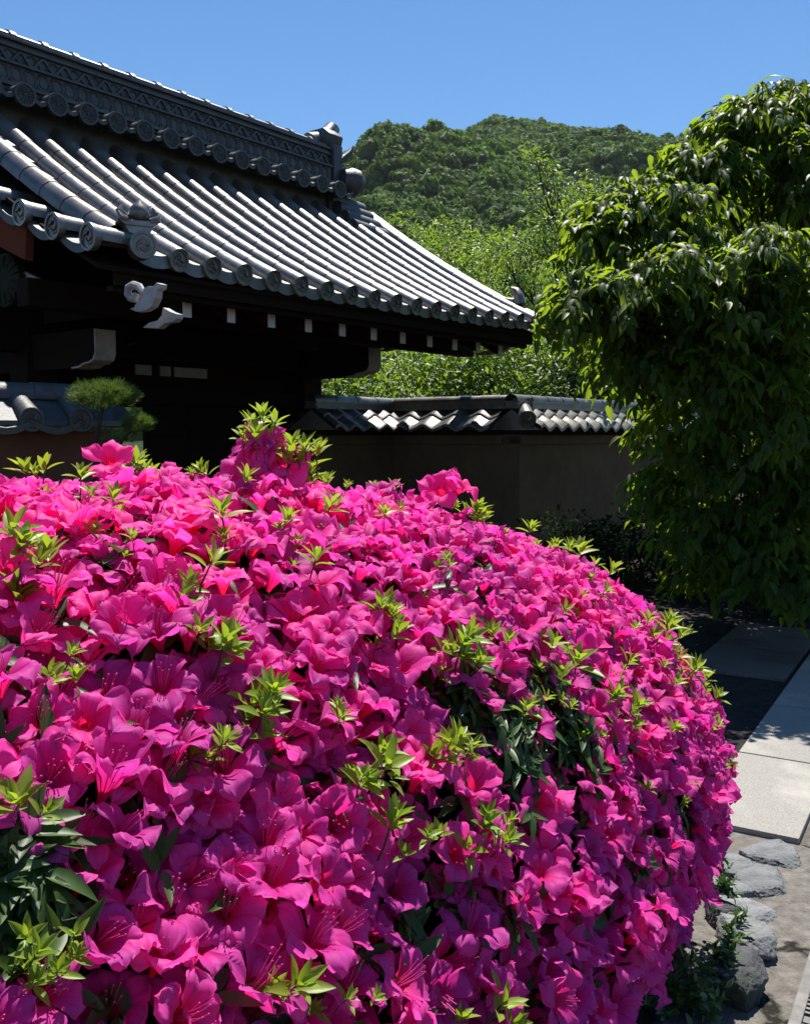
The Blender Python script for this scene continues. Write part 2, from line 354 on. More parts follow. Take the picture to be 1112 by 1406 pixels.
for i, (x, y, hw, hh, a, lb) in enumerate(stones):
    c = ground(x, y, .03); l = ground(x - hw, y, .03); t = ground(x, y - hh, .03); b = ground(x, y + hh, .03)
    sx = abs(c[0] - l[0]); sy = abs(t[1] - b[1]) / 2
    o = link('cobble_stone', rock_mesh('cobble_stone', i + 2, sx * 1.2, sy * 1.25, .034, .30, M['stone'], .55), None, (c[0], c[1], .006)); o.rotation_euler = (0, 0, R(a))
    tag(o, lb, 'stone', 'cobble stones at the path end')
c = ground(1020, 1318, .12)
for (x, y, z, s, seed, lb, rz, mt) in [(1026, 1285, .04, (.075, .10, .06), 21, 'grey edging boulder with a sunlit flat top below the cobble stones', 20, 'stone'),  # paler material than the other boulders: sunlight on it put into colour
                           (1008, 1335, .05, (.085, .12, .085), 22, 'dark blocky edging boulder casting a shadow on the concrete', -25, 'rock'),
                           (992, 1258, .03, (.05, .06, .06), 23, 'small dark edging rock between the leaves and the cobble stones', 30, 'rock'),
                           (930, 1400, .05, (.11, .12, .08), 24, 'shaded edging boulder at the bottom edge under the azalea', 0, 'rock')]:
    c = ground(x, y, z); o = link('edging_boulder', rock_mesh('edging_boulder', seed, *s, .35, M[mt], .6), None, (c[0], c[1], s[2] * .5)); o.rotation_euler = (0, 0, R(rz))
    tag(o, lb, 'boulder', 'boulders edging the flower bed')
# drain grate
dr = thing('drain_grate', pq(-2.0, .685, .010), PA, 'steel slot drain grate in the concrete at the bottom right corner', 'drain')
f = MB()
for s in (-1, 1): f.box((0, s * .135, .005), (2.0, .03, .026))
for s in (-1, 0, 1): f.box((s * .985, 0, .0045), (.03, .238, .024))
f.obj('frame', M['grate'], dr, bevel=.003)
b = MB()
for k in range(96):
    x = -.955 + k * .0202
    if abs(x) > .02: b.box((x, 0, .006), (.0085, .239, .018))
b.obj('grating', M['grate'], dr)
MB().box((0, 0, -.002), (1.93, .236, .004)).obj('channel_floor', M['soil'], dr)

# ------------------------------------------------------------------ hills and forest
def fbm(x, y, s):
    return mnoise.fractal(Vector((x * s, y * s, 3.7)), 1.0, 2.0, 5)
RIDGE = [(-60, 5), (-30, 8), (-16, 11.5), (-8, 14.5), (-5, 14.9), (-3.2, 15.9), (-1.5, 16.4), (.5, 16.2), (2, 16.4), (5, 17.6), (8, 17.4), (11, 16.8), (15, 16.2), (19, 16.0), (24, 14.5), (35, 11), (60, 7)]
def hill_z(az, r):
    e = np.interp(az, [a for a, _ in RIDGE], [b for _, b in RIDGE])
    H = 640 * math.tan(R(e)); t = min(1, max(0, (r - 110) / 530)); s = t ** 1.25
    x, y = r * sin(R(az)), r * cos(R(az))
    d = fbm(x, y, .006) * 30 + fbm(x + 50, y, .016) * 12
    # a spur coming down towards the gate
    d += 26 * math.exp(-((az + 1 - (r - 300) * .012) / 4.2) ** 2) * math.exp(-((r - 400) / 110) ** 2)
    z = H * s + d * min(1, t * 3) * (1 if t < .8 else max(.06, (1 - t) * 5))
    if r > 640: z = H - (r - 640) * .35
    return z
na, nr = 110, 60
azs = np.linspace(-60, 60, na); rs = np.linspace(100, 900, nr)
V = [(r * sin(R(a)), r * cos(R(a)), hill_z(a, r) if r > 112 else -.5) for r in rs for a in azs]
F = [(i * na + j, i * na + j + 1, (i + 1) * na + j + 1, (i + 1) * na + j) for i in range(nr - 1) for j in range(na - 1)]
h = link('hill', mesh_np('hill', V, F, M['hill'])); h['kind'] = 'structure'
def ico(sub):
    import bmesh
    bm = bmesh.new(); bmesh.ops.create_icosphere(bm, subdivisions=sub, radius=1)
    V = np.array([v.co[:] for v in bm.verts]); F = np.array([[v.index for v in f.verts] for f in bm.faces]); bm.free(); return V, F
def crown_tpl(seed, nclump, size, sub=2, flat=.8):
    V, F = ico(sub); off = Vector((seed * 5.3, seed * 2.1, 0))
    d = np.array([1 + .30 * mnoise.noise(Vector(v) * 1.6 + off) + .16 * mnoise.noise(Vector(v) * 4 + off) for v in V])
    V = V * d[:, None] * np.array([1, 1, flat]) * .93
    u = unit(nclump); u[:, 2] = np.abs(u[:, 2]) * .9 - .15 * (rng.random(nclump)); u /= np.linalg.norm(u, axis=1, keepdims=True)
    dd = np.array([1 + .30 * mnoise.noise(Vector(v) * 1.6 + off) + .16 * mnoise.noise(Vector(v) * 4 + off) for v in u])
    Pc = u * dd[:, None] * np.array([1, 1, flat]) * (.92 + .14 * rng.random((nclump, 1)))
    nn = u + unit(nclump) * .55; tt = np.cross(nn, unit(nclump)); Rm = frames(tt, nn)
    T = np.array([(-.5, -.45, 0), (.5, -.3, .1), (.05, .6, -.05)]) * size
    W = np.einsum('nij,vj->nvi', Rm, T) * (.6 + .8 * rng.random((nclump, 1, 1))) + Pc[:, None, :]
    n0 = len(V)
    Fc = np.arange(nclump * 3).reshape(-1, 3) + n0
    rr = np.concatenate([np.full(n0, 0.0), np.repeat(rng.random(nclump) * .5, 3)])
    return np.concatenate([V, W.reshape(-1, 3)]), np.concatenate([F, Fc]), {'var': rr}
T_near = [crown_tpl(k, 620, .24) for k in range(5)]
T_far = [crown_tpl(k + 9, 100, .50, 1) for k in range(6)]
Pn, Pf = [], []
cnt = 0
while cnt < 12500:
    a = rng.uniform(-20, 27); r = math.sqrt(rng.uniform(135 ** 2, 655 ** 2)); cnt += 1
    if r < 300 and rng.random() < .1: continue
    x, y = r * sin(R(a)), r * cos(R(a)); z = hill_z(a, r)
    (Pn if r < 330 else Pf).append((x, y, z))
def forest(name, P, tp, smin, smax, label):
    P = np.array(P); n = len(P); S = rng.uniform(smin, smax, n) * (1 + .25 * (rng.random(n) < .15)); P[:, 2] += S * .45
    a = rng.random(n) * 2 * pi; Rm = np.zeros((n, 3, 3)); Rm[:, 0, 0] = np.cos(a); Rm[:, 0, 1] = -np.sin(a); Rm[:, 1, 0] = np.sin(a); Rm[:, 1, 1] = np.cos(a); Rm[:, 2, 2] = rng.uniform(.8, 1.35, n)
    tone = np.array([.5 + .9 * mnoise.noise(Vector((p[0] * .012, p[1] * .012, 0))) for p in P]) * .55 + rng.random(n) * .45
    V, F, A = batch(tp, rng.integers(0, len(tp), n), P, Rm, S, {'t': np.clip(tone, 0, 1)})
    A = {'rnd': np.clip(A['t'] * .75 + A['var'] * .5, 0, 1)}
    o = link(name, mesh_np(name, V, F, M['canopy'], False, A))
    return tag(o, label, 'forest', None, 'stuff')
forest('forest', Pn, T_near, 2.4, 4.6, 'rounded green broadleaf tree crowns covering the lower hillside')
forest('forest', Pf, T_far, 2.0, 4.0, 'dense darker forest covering the upper hill up to the skyline')

# ------------------------------------------------------------------ generic trees
def leafcloud(blobs, n, tp, size, out=.6, down=.2, shell=.5, jit=.7, clump=0, csize=.25):
    """leaves in ellipsoid blobs [(centre, radii)]: direction outward/down/random, denser near the shell, gathered in clumps"""
    vol = np.array([abs(r[0] * r[1] * r[2]) ** (2 / 3) for _, r in blobs]); pr = vol / vol.sum()
    def pts(m):
        k = rng.choice(len(blobs), m, p=pr); C = np.array([b[0] for b in blobs])[k]; Rr = np.array([b[1] for b in blobs])[k]
        u = unit(m); rad = shell + (1 - shell) * rng.random(m) ** .6
        ns = np.array([1 + .28 * mnoise.noise(Vector(x) * 2.1 + Vector((float(kk) * 7, 0, 0))) + .2 * mnoise.noise(Vector(x) * 5 + Vector((float(kk) * 7, 0, 0))) for x, kk in zip(u, k)])
        return C + u * rad[:, None] * ns[:, None] * Rr, u
    if clump:
        Pc, Uc = pts(max(1, n // clump)); i = rng.integers(0, len(Pc), n); P = Pc[i] + unit(n) * rng.random((n, 1)) ** .5 * csize * np.array([1, 1, .55]); U = Uc[i]
    else: P, U = pts(n)
    D = U * out + np.array([0, 0, -down]) + unit(n) * jit
    Nn = U * .35 + np.array([0, 0, .9]) + unit(n) * .55
    return batch(tp, rng.integers(0, len(tp), n), P, frames(D, Nn), size * rng.uniform(.65, 1.25, n), {'rnd': rng.random(n)})
LT_simple = [leaf_tpl(.5, 3, 3, .2, .15), leaf_tpl(.42, 3, 3, .3, .3)]
LT_broad = [leaf_tpl(.50, 6, 3, .28, .30), leaf_tpl(.44, 6, 3, .42, .16), leaf_tpl(.54, 6, 3, .2, .42)]
def limb(mb, a, b, r0, r1, bend=.15, n=7, seed=0):
    a, b = Vector(a), Vector(b); L = (b - a).length; o = Vector((seed * 3.3, 1.7, seed))
    pts = []; rad = []
    for i in range(n):
        t = i / (n - 1); p = a.lerp(b, t); q = Vector((mnoise.noise(o + Vector((t * 2.2, 0, 0))), mnoise.noise(o + Vector((0, t * 2.2, 5))), mnoise.noise(o + Vector((3, 0, t * 2.2)))))
        pts.append(p + q * L * bend * sin(pi * t) ** .7); rad.append(r0 + (r1 - r0) * t)
    mb.tube(pts, rad, 7)
    return pts
def make_tree(name, loc, height, blobs, nleaf, tp, leaf, lmat, label, cat, group=None, trunk_r=.12, kw={}, twigs=0):
    """blobs relative to loc"""
    t = thing(name, loc, 0, label, cat, group)
    tr = MB(); top = (blobs[0][0][0] * .4, blobs[0][0][1] * .4, height * .72)
    pts = limb(tr, (0, 0, -.05), top, trunk_r, trunk_r * .45, .08, 9, random.random() * 9)
    tr.obj('trunk', M['bark'], t, True)
    br = MB()
    for k, (c, r) in enumerate(blobs):
        s = pts[3 + k % 5]
        e = limb(br, s, Vector(c), trunk_r * .42, trunk_r * .12, .15, 7, k + 2)
        for q in range(3 + twigs):
            u = Vector(unit(1)[0]); limb(br, e[4], Vector(c) + Vector((u.x * r[0], u.y * r[1], u.z * r[2])) * .95, trunk_r * .14, trunk_r * .03, .15, 6, k * 5 + q)
    br.obj('branches', M['bark'], t, True)
    V, F, A = leafcloud(blobs, nleaf, tp, leaf, **kw)
    link('foliage', mesh_np('foliage', V, F, lmat, True, A), t)
    return t
def blob_px(loc, items):
    """(px, py, depth, rx_px, rz_px, depth radius m) -> blobs relative to loc: centre and radii in metres at that distance"""
    out = []
    for x, y, d, rx, rz, ry in items:
        c = px2w(x, y, d); k = d / FPX; out.append((tuple(c - np.array(loc)), (rx * k, ry, rz * k)))
    return out

# trees behind the wall (bright broadleaf) - real distances 14 to 34 m
bgt = [
 ('leafy_tree', (-.6, 15.5), [(470, 520, 15.5, 70, 45, 1.0), (540, 505, 15.8, 75, 48, 1.0), (440, 560, 15, 60, 50, .9), (520, 560, 15, 90, 40, 1.0)], 6500, .13, 'bgleaf', 'sunlit leafy tree seen under the eave just right of the gate post'),
 ('leafy_tree', (1.7, 16.5), [(640, 505, 16.5, 75, 50, 1.1), (700, 480, 17, 65, 55, 1.0), (600, 540, 16, 80, 40, 1.1), (680, 550, 16, 90, 45, 1.0)], 7000, .13, 'bgleaf', 'sunlit leafy tree seen under the eave tip above the middle of the wall'),
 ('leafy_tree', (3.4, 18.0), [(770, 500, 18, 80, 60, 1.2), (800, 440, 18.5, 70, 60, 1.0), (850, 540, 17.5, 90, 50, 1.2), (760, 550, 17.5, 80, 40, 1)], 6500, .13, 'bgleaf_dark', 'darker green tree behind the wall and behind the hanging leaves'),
 ('leafy_tree', (1.2, 27), [(590, 395, 27, 85, 62, 2.0), (545, 345, 27.5, 55, 40, 1.5), (650, 430, 26.5, 75, 45, 1.6), (620, 335, 28, 45, 32, 1.3)], 6500, .17, 'bgleaf', 'light green tree rising beyond the roof slope in front of the hill'),
 ('leafy_tree', (3.7, 29), [(705, 385, 29, 75, 50, 2.0), (760, 425, 28, 70, 55, 1.6), (690, 345, 29, 50, 26, 1.4), (660, 440, 28, 60, 40, 1.5)], 5500, .17, 'bgleaf', 'yellow green tree between the roof tip and the drooping tree, below the hill'),
 ('cherry_tree', (4.9, 25), [(765, 265, 25, 42, 26, 1.2), (738, 225, 25.3, 30, 16, .8), (790, 310, 24.7, 60, 28, 1.3), (745, 330, 25, 55, 16, 1.0), (835, 290, 25, 50, 40, 1.2), (700, 352, 25, 50, 14, .9), (775, 360, 25, 60, 30, 1.2)], 3600, .15, 'bgleaf', 'tall thin crowned tree with open twigs standing against the hill'),
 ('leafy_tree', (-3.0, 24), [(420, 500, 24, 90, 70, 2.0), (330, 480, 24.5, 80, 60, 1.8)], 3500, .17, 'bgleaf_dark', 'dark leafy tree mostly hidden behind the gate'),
]
for nm, (x, y), bl, n, ls, mt, lb in bgt:
    loc = (x, y, 0.0); B = blob_px(loc, bl); hh = max(c[2] + r[2] for c, r in B)
    make_tree(nm, loc, hh, B, n, LT_simple, ls, M[mt], lb, 'tree', 'trees behind the wall', .13, dict(out=.6, down=.12, shell=.45, jit=.6, clump=26, csize=.46), 3 if nm == 'cherry_tree' else 0)

# ------------------------------------------------------------------ big drooping tree at the right
def spray_tree():
    loc = np.array([3.5, 8.0, 0.0])
    t = thing('broadleaf_tree', tuple(loc), 0, 'large dark tree with drooping pointed leaves filling the right side over the path', 'tree')
    items = [  # px, py, depth, rx, rz px, ry m, sprays
        (1040, 215, 7.3, 105, 95, .75, 150), (1080, 150, 7.4, 55, 32, .5, 50), (985, 260, 7.1, 60, 70, .5, 70), (1010, 175, 7.3, 55, 40, .5, 45),
        (860, 300, 6.9, 85, 48, .6, 95), (820, 330, 6.7, 55, 55, .5, 60), (930, 320, 6.7, 80, 70, .6, 90),
        (800, 408, 6.3, 60, 42, .5, 80), (778, 436, 6.1, 36, 40, .35, 40), (865, 415, 6.2, 90, 55, .6, 110), (930, 380, 6.1, 60, 50, .5, 60),
        (1045, 350, 6.1, 75, 42, .5, 90), (1000, 430, 6.2, 105, 80, .7, 130), (1095, 430, 6.2, 90, 90, .7, 110),
        (870, 510, 6.6, 75, 70, .6, 100), (960, 540, 6.4, 90, 100, .7, 130), (1060, 570, 6.3, 90, 110, .7, 130),
        (965, 640, 6.7, 65, 70, .6, 70), (1050, 690, 6.6, 75, 80, .6, 80), (900, 590, 7.2, 45, 60, .5, 45), (1110, 700, 6.4, 70, 120, .6, 80),
        (900, 275, 7.0, 55, 40, .5, 60), (930, 235, 7.1, 30, 40, .4, 35), (960, 735, 6.8, 85, 65, .6, 90), (1050, 780, 6.5, 95, 70, .6, 110), (900, 685, 7.3, 50, 60, .5, 50), (1110, 820, 6.3, 60, 70, .5, 60), (985, 790, 7.2, 90, 55, .6, 80), (1095, 265, 7.0, 75, 85, .6, 90), (1110, 180, 7.2, 60, 50, .6, 60), (1180, 250, 7.4, 120, 130, 1.0, 130), (1220, 430, 6.8, 130, 130, 1.0, 130), (1200, 600, 6.8, 130, 130, .9, 100),
        (960, 400, 8.4, 150, 110, 1.0, 130), (1080, 320, 8.6, 150, 130, 1.0, 130), (860, 440, 8.6, 100, 70, .9, 90), (1010, 500, 8.2, 150, 130, 1.0, 120),
        (860, 390, 10.6, 95, 60, 1.2, 110), (900, 420, 11.6, 100, 70, 1.2, 110), (840, 470, 10.4, 70, 60, 1.0, 80), (980, 330, 10.6, 110, 90, 1.2, 110), (1100, 250, 10.4, 130, 110, 1.2, 110), (1120, 480, 9.4, 200, 150, 1.2, 120), (950, 470, 9.8, 150, 90, 1.2, 90), (1180, 360, 10.0, 150, 150, 1.2, 90)]  # rear crown mass, hidden behind the front leaves, added to shade the ground
    P, D, Nn, S, Rn = [], [], [], [], []
    tw = MB()
    for bi, (x, y, d, rx, rz, ry, ns) in enumerate(items):
        c = px2w(x, y, d); k = d / FPX; rad = np.array([rx * k, ry, rz * k])
        for s in range(ns):
            u = unit(1)[0]
            if u[2] < -.55: u[2] = -u[2]
            rr = .55 + .45 * random.random() ** .5 + (.22 * random.random() if random.random() < .10 else 0)
            ns_ = 1 + .22 * mnoise.noise(Vector(u) * 2.3 + Vector((bi * 4.0, 0, 0)))
            tip = c + u * rad * rr * ns_
            dirh = u * np.array([1, 1, .35]) + unit(1)[0] * .4 + np.array([0, 0, .12]); dirh /= np.linalg.norm(dirh)
            L = random.uniform(.22, .42); nl = random.randint(7, 11); tone = random.random()
            prev = []
            for i in range(nl):
                q = i / (nl - 1)
                p = tip - dirh * L * (1 - q) + np.array([0, 0, .10 * (1 - (2 * q - .6) ** 2)]) * L * 2
                side = np.cross(dirh, [0, 0, 1.0]); side /= np.linalg.norm(side) + 1e-6
                sg = 1 if i % 2 else -1
                dd = side * sg * .55 + dirh * (.35 + .5 * q) + np.array([0, 0, -.62 - .5 * random.random()]) + unit(1)[0] * .32
                nn = np.array([0, 0, .55]) + u * .75 + side * sg * .4 + unit(1)[0] * .3
                P.append(p); D.append(dd); Nn.append(nn); S.append(random.uniform(.055, .128) * (1.1 if i == nl - 1 else 1)); Rn.append(min(1, max(0, tone * .6 + random.random() * .4)))
                if i % 3 == 0 or i == nl - 1: prev.append(p - loc)
            if s % 2 == 0: tw.tube([Vector(a) for a in prev], .004, 4)
    P, D, Nn = np.array(P) - loc, np.array(D), np.array(Nn)
    V, F, A = batch(LT_broad, rng.integers(0, 3, len(P)), P, frames(D, Nn), np.array(S), {'rnd': np.array(Rn)})
    link('foliage', mesh_np('foliage', V, F, M['treeleaf'], True, A), t)
    tr = MB(); a = limb(tr, (0, 0, -.05), (-.15, -.1, 2.0), .13, .09, .06, 9, 4); tr.obj('trunk', M['bark'], t, True)
    br = MB()
    for bi, (x, y, d, rx, rz, ry, ns) in enumerate(items):
        c = px2w(x, y, d) - loc
        e = limb(br, a[4 + bi % 5], c, .045, .012, .12, 8, bi)
        if bi % 2 == 0:
            for q in range(3):
                u = unit(1)[0] * np.array([rx * d / FPX, ry, rz * d / FPX]); limb(br, e[5], Vector(c + u * .8), .012, .004, .15, 5, bi * 3 + q)
    br.obj('branches', M['bark'], t, True); tw.obj('twigs', M['bark'], t, True)
spray_tree()

# dark shrubs in the shade along the wall
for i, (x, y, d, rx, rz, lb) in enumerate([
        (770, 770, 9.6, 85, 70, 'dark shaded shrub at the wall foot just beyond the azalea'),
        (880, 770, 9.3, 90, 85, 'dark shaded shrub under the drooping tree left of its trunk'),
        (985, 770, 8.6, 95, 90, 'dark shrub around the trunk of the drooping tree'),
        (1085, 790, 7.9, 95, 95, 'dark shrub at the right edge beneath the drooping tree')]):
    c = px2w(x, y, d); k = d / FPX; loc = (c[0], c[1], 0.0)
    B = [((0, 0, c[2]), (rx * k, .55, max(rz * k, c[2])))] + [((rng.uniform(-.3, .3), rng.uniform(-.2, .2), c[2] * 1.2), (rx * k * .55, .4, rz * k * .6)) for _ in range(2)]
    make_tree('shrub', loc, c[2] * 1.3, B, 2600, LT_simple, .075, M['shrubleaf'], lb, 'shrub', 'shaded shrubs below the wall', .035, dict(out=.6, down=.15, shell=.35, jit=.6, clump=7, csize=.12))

# ------------------------------------------------------------------ temple gate
GA = R(51.6)
GL = 5.20                     # length of the roof along the eave
gate = thing('temple_gate', (-1.86, 6.43, 0), GA, 'dark wooden temple gate with a big curved grey tiled roof and white beam tips', 'gate')
def zr(q): return CAMZ + 1.212 + .49 * q + .047 * q * q        # roof surface over the distance q from the eave
def dz(q): return .49 + .094 * q
def lift(u):
    m = GL / 2; return .055 * min(1.2, abs((u - m) / m)) ** 3
def tile_tube(q0, q1, r, seg=.27, n=9, arc=105):
    """round tiles laid down the slope, each one stepping over the next; local x across, y up the slope direction, z up"""
    V, Fa = [], []; k = max(1, int(round((q1 - q0) / seg))); st = (q1 - q0) / k
    rings = []
    for i in range(k):
        rings += [(q0 + i * st, r * 1.025), (q0 + i * st + .012, r * 1.03), (q0 + (i + 1) * st, r * .975)]
    for q, rr in rings:
        d = dz(q); nl = math.hypot(1, d); ny, nz = -d / nl, 1 / nl
        for j in range(n):
            a = R(-arc + 2 * arc * j / (n - 1)); V.append((rr * sin(a), q + ny * rr * cos(a), zr(q) + nz * rr * cos(a)))
    for i in range(len(rings) - 1):
        Fa += [(i * n + j, i * n + j + 1, (i + 1) * n + j + 1, (i + 1) * n + j) for j in range(n - 1)]
    return MB().add(V, Fa)
def disc(mb, o, ax, r, th=.05, kind='tomoe'):
    """round tile end with a raised rim and a crest"""
    o = Vector(o); ax = Vector(ax).normalized()
    mb.lathe([(r * .93, -th), (r, -.006), (r * .99, .004), (r * .93, .006), (r * .80, .004), (r * .77, -.006), (.004, -.006)], o, ax, 22)
    a = ax.orthogonal().normalized(); b = ax.cross(a)
    if kind == 'tomoe':
        for k in range(3):
            pts, rad = [], []
            for i in range(7):
                t = i / 6; an = 2 * pi * k / 3 + t * 2.3; rr = r * (.22 + .40 * t); pts.append(o + ax * -.004 + (a * cos(an) + b * sin(an)) * rr); rad.append(r * (.17 * (1 - t) + .03))
            mb.tube(pts, rad, 6)
    else:
        for k in range(16):
            an = 2 * pi * k / 16; d = a * cos(an) + b * sin(an); mb.tube([o + d * r * .16 - ax * .006, o + d * r * .5 - ax * .002, o + d * r * .72 - ax * .004], [r * .03, r * .075, r * .09], 5)
        mb.lathe([(r * .14, -.006), (r * .13, .004), (r * .05, .006)], o, ax, 10)
QT = 2.40
# pan tiles, stepped courses, concave between the rows
us = [0.0] + [.40 + .30 * i for i in range(17)]
def pans():
    V, Fa = [], []; nseg = 9; rings = []
    for i in range(nseg):
        a, b = -.03 + (QT + .03) * i / nseg, -.03 + (QT + .03) * (i + 1) / nseg
        rings += [(a, .010), (a + .004, .028), (b, .002)]
    uu = []
    for i in range(len(us) - 1):
        for j in range(6): t = j / 6; uu.append((us[i] + (us[i + 1] - us[i]) * t, -.045 * sin(pi * t)))
    uu.append((us[-1], 0)); n = len(uu)
    for q, dzz in rings:
        for u, s in uu: V.append((u, q, zr(q) + dzz + s + lift(u)))
    for i in range(len(rings) - 1):
        Fa += [(i * n + j, i * n + j + 1, (i + 1) * n + j + 1, (i + 1) * n + j) for j in range(n - 1)]
    # front drip edge, scalloped
    b0 = len(V)
    for u, s in uu: V.append((u, -.03, zr(-.03) + .01 + s + lift(u))); V.append((u, -.035, zr(-.03) - .055 + s * 1.1 + lift(u)))
    Fa += [(b0 + 2 * j, b0 + 2 * j + 1, b0 + 2 * j + 3, b0 + 2 * j + 2) for j in range(n - 1)]
    return MB().add(V, Fa)
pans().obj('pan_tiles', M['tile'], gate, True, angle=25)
row_me = tile_tube(-.05, QT, .078).mesh('tile_row', M['tile'], True, angle=30)
row_big = tile_tube(.10, QT, .098).mesh('verge_row', M['tile'], True, angle=30)
dm = MB(); disc(dm, (0, 0, 0), (0, -1, -.06), .083); disc_me = dm.mesh('eave_disc', M['tile'], True, angle=35)
for i, u in enumerate(us):
    big = (i == 0)
    r = link('tile_row', row_big if big else row_me, gate, (u, 0, lift(u)))
    if not big: link('eave_disc', disc_me, r, (0, -.055, zr(-.05) - .006))
# descending verge tube next to the left verge and a heavier one on the right edge
# short verge tiles with discs facing the left gable
vm = MB(); n = 9
V = []
for x, rr in [(-.34, .082), (-.32, .083), (-.04, .076), (.04, .072)]:
    for j in range(n):
        a = R(-110 + 220 * j / (n - 1)); V.append((x, rr * sin(a), rr * cos(a)))
vm.add(V, [(i * n + j, i * n + j + 1, (i + 1) * n + j + 1, (i + 1) * n + j) for i in range(3) for j in range(n - 1)])
verge_me = vm.mesh('verge_tile', M['tile'], True, angle=40)
dm = MB(); disc(dm, (0, 0, 0), (-1, 0, -.05), .092); vdisc_me = dm.mesh('verge_disc', M['tile'], True, angle=35)
def zv(q): return CAMZ + 1.28 + .27 * q + .08 * q * q
for k in range(8):
    q = -.03 + k * .40
    if q > QT: break
    vt = link('verge_tile', verge_me, gate, (.04, q, zv(q)))
    link('verge_disc', vdisc_me, vt, (-.345, 0, -.004))
V, Fa = [], []
for k in range(40):
    q = .02 + (QT - .04) * k / 39; s = -.055 * abs(sin(pi * (q + .03) / .40)); z = zv(q) - .015 + s
    V += [(.03, q, z + .03), (-.27, q, z), (-.275, q, z - .045 + s * .3)]
for k in range(39):
    Fa += [(3 * k + a, 3 * k + a + 1, 3 * k + a + 4, 3 * k + a + 3) for a in range(2)]
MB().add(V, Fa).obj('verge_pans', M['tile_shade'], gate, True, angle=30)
# right verge: mirror strip and plain cover
V, Fa = [], []
for k in range(30):
    q = -.03 + (QT + .03) * k / 29; z = zr(q) + lift(GL)
    V += [(GL, q, z + .02), (GL + .16, q, z + .01), (GL + .165, q, z - .12)]
for k in range(29): Fa += [(3 * k + a, 3 * k + a + 1, 3 * k + a + 4, 3 * k + a + 3) for a in range(2)]
MB().add(V, Fa).obj('verge_pans', M['tile'], gate, True, angle=30)
r = link('tile_row', row_me, gate, (GL + .13, 0, lift(GL))); link('eave_disc', disc_me, r, (0, -.055, zr(-.05) - .006))
# corner ornaments
def corner_ornament(u, scale, facing):
    m = MB(); o = Vector((0, 0, 0))
    m.prism([(-.13, 0), (.13, 0), (.19, .05), (-.19, .05)], (0, -.06, 0), (1, 0, 0), (0, 0, 1), (0, .2, 0))
    m.prism([(-.05, -.14), (.05, -.14), (.13, 0), (-.13, 0)], (0, -.05, 0), (1, 0, 0), (0, 0, 1), (0, .14, 0))
    p = m.obj('corner_ornament', M['tile'], gate, True, .006, (u, -.05, zr(.05) + .10 + lift(u)), R(facing)); p.scale = (scale,) * 3
    pm = MB(); pm.lathe([(.03, .0), (.075, .02), (.098, .06), (.092, .10), (.06, .145), (.025, .18), (.004, .21)], (0, -.0, .05), (.05, -.12, 1), 14)
    pm.obj('peach_finial', M['tile'], p, True)
    lm = MB()
    for s in (-1, 1):
        pts = [(s * .07, .03, .05), (s * .13, .03, .09), (s * .165, .03, .15), (s * .14, .03, .20)]; lm.tube(pts, [.035, .045, .035, .006], 8)
        lm.tube([(s * .10, -.04, .05), (s * .17, -.05, .07), (s * .19, -.05, .12)], [.03, .035, .008], 8)
    lm.obj('leaf_carving', M['tile'], p, True)
    dm = MB(); disc(dm, (0, -.22, -.20), (0, -1, 0), .125, .2); dm.obj('corner_disc', M['tile'], p, True, angle=35)
corner_ornament(.07, .72, -25)
om = MB(); om.tube([(0, .0, .0), (0, .02, .09), (0, .06, .16), (0, .13, .20)], [.07, .06, .045, .01], 9); om.tube([(0, .05, .02), (0, .2, .05), (0, .34, .03)], [.05, .05, .03], 8)
om.obj('corner_ornament', M['tile'], gate, True, loc=(GL + .12, .20, zr(.2) + .09 + lift(GL)))

# --- ridge
RU0, RU1, RY = .05, 4.58, 2.62      # ridge from .. to, centre line
zb = CAMZ + 2.49
def rb(mb, y0, y1, z0, z1, u0=RU0, u1=RU1): return mb.box(((u0 + u1) / 2, RY, (z0 + z1) / 2 + 0), (u1 - u0, y1 * 2, z1 - z0))
rg = MB()
rb(rg, 0, .26, zb - .15, zb + .34); rb(rg, 0, .335, zb + .47, zb + .505); rb(rg, 0, .30, zb + .335, zb + .475)
rb(rg, 0, .25, zb + .50, zb + .70); rb(rg, 0, .28, zb + .695, zb + .72); rb(rg, 0, .22, zb + .715, zb + .86)
rb(rg, 0, .25, zb + .855, zb + .885); rb(rg, 0, .225, zb + .88, zb + .925); rb(rg, 0, .26, zb + .92, zb + .95); rb(rg, 0, .20, zb + .945, zb + 1.0)
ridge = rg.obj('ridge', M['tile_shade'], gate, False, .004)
# ridge cap: round tiles with collars
cm = MB(); n = 11; k = 15; st = (RU1 - RU0 + .1) / k; V = []; rings = []
for i in range(k):
    a = RU0 + i * st; rings += [(a, .125), (a + .05, .125), (a + .052, .105), (a + st - .002, .105)]
for u, rr in rings:
    for j in range(n):
        a = R(-105 + 210 * j / (n - 1)); V.append((u, RY + rr * 1.05 * sin(a), zb + 1.005 + rr * .8 * cos(a)))
cm.add(V, [(i * n + j, i * n + j + 1, (i + 1) * n + j + 1, (i + 1) * n + j) for i in range(len(rings) - 1) for j in range(n - 1)])
cm.obj('ridge_cap', M['tile'], gate, True, angle=30)
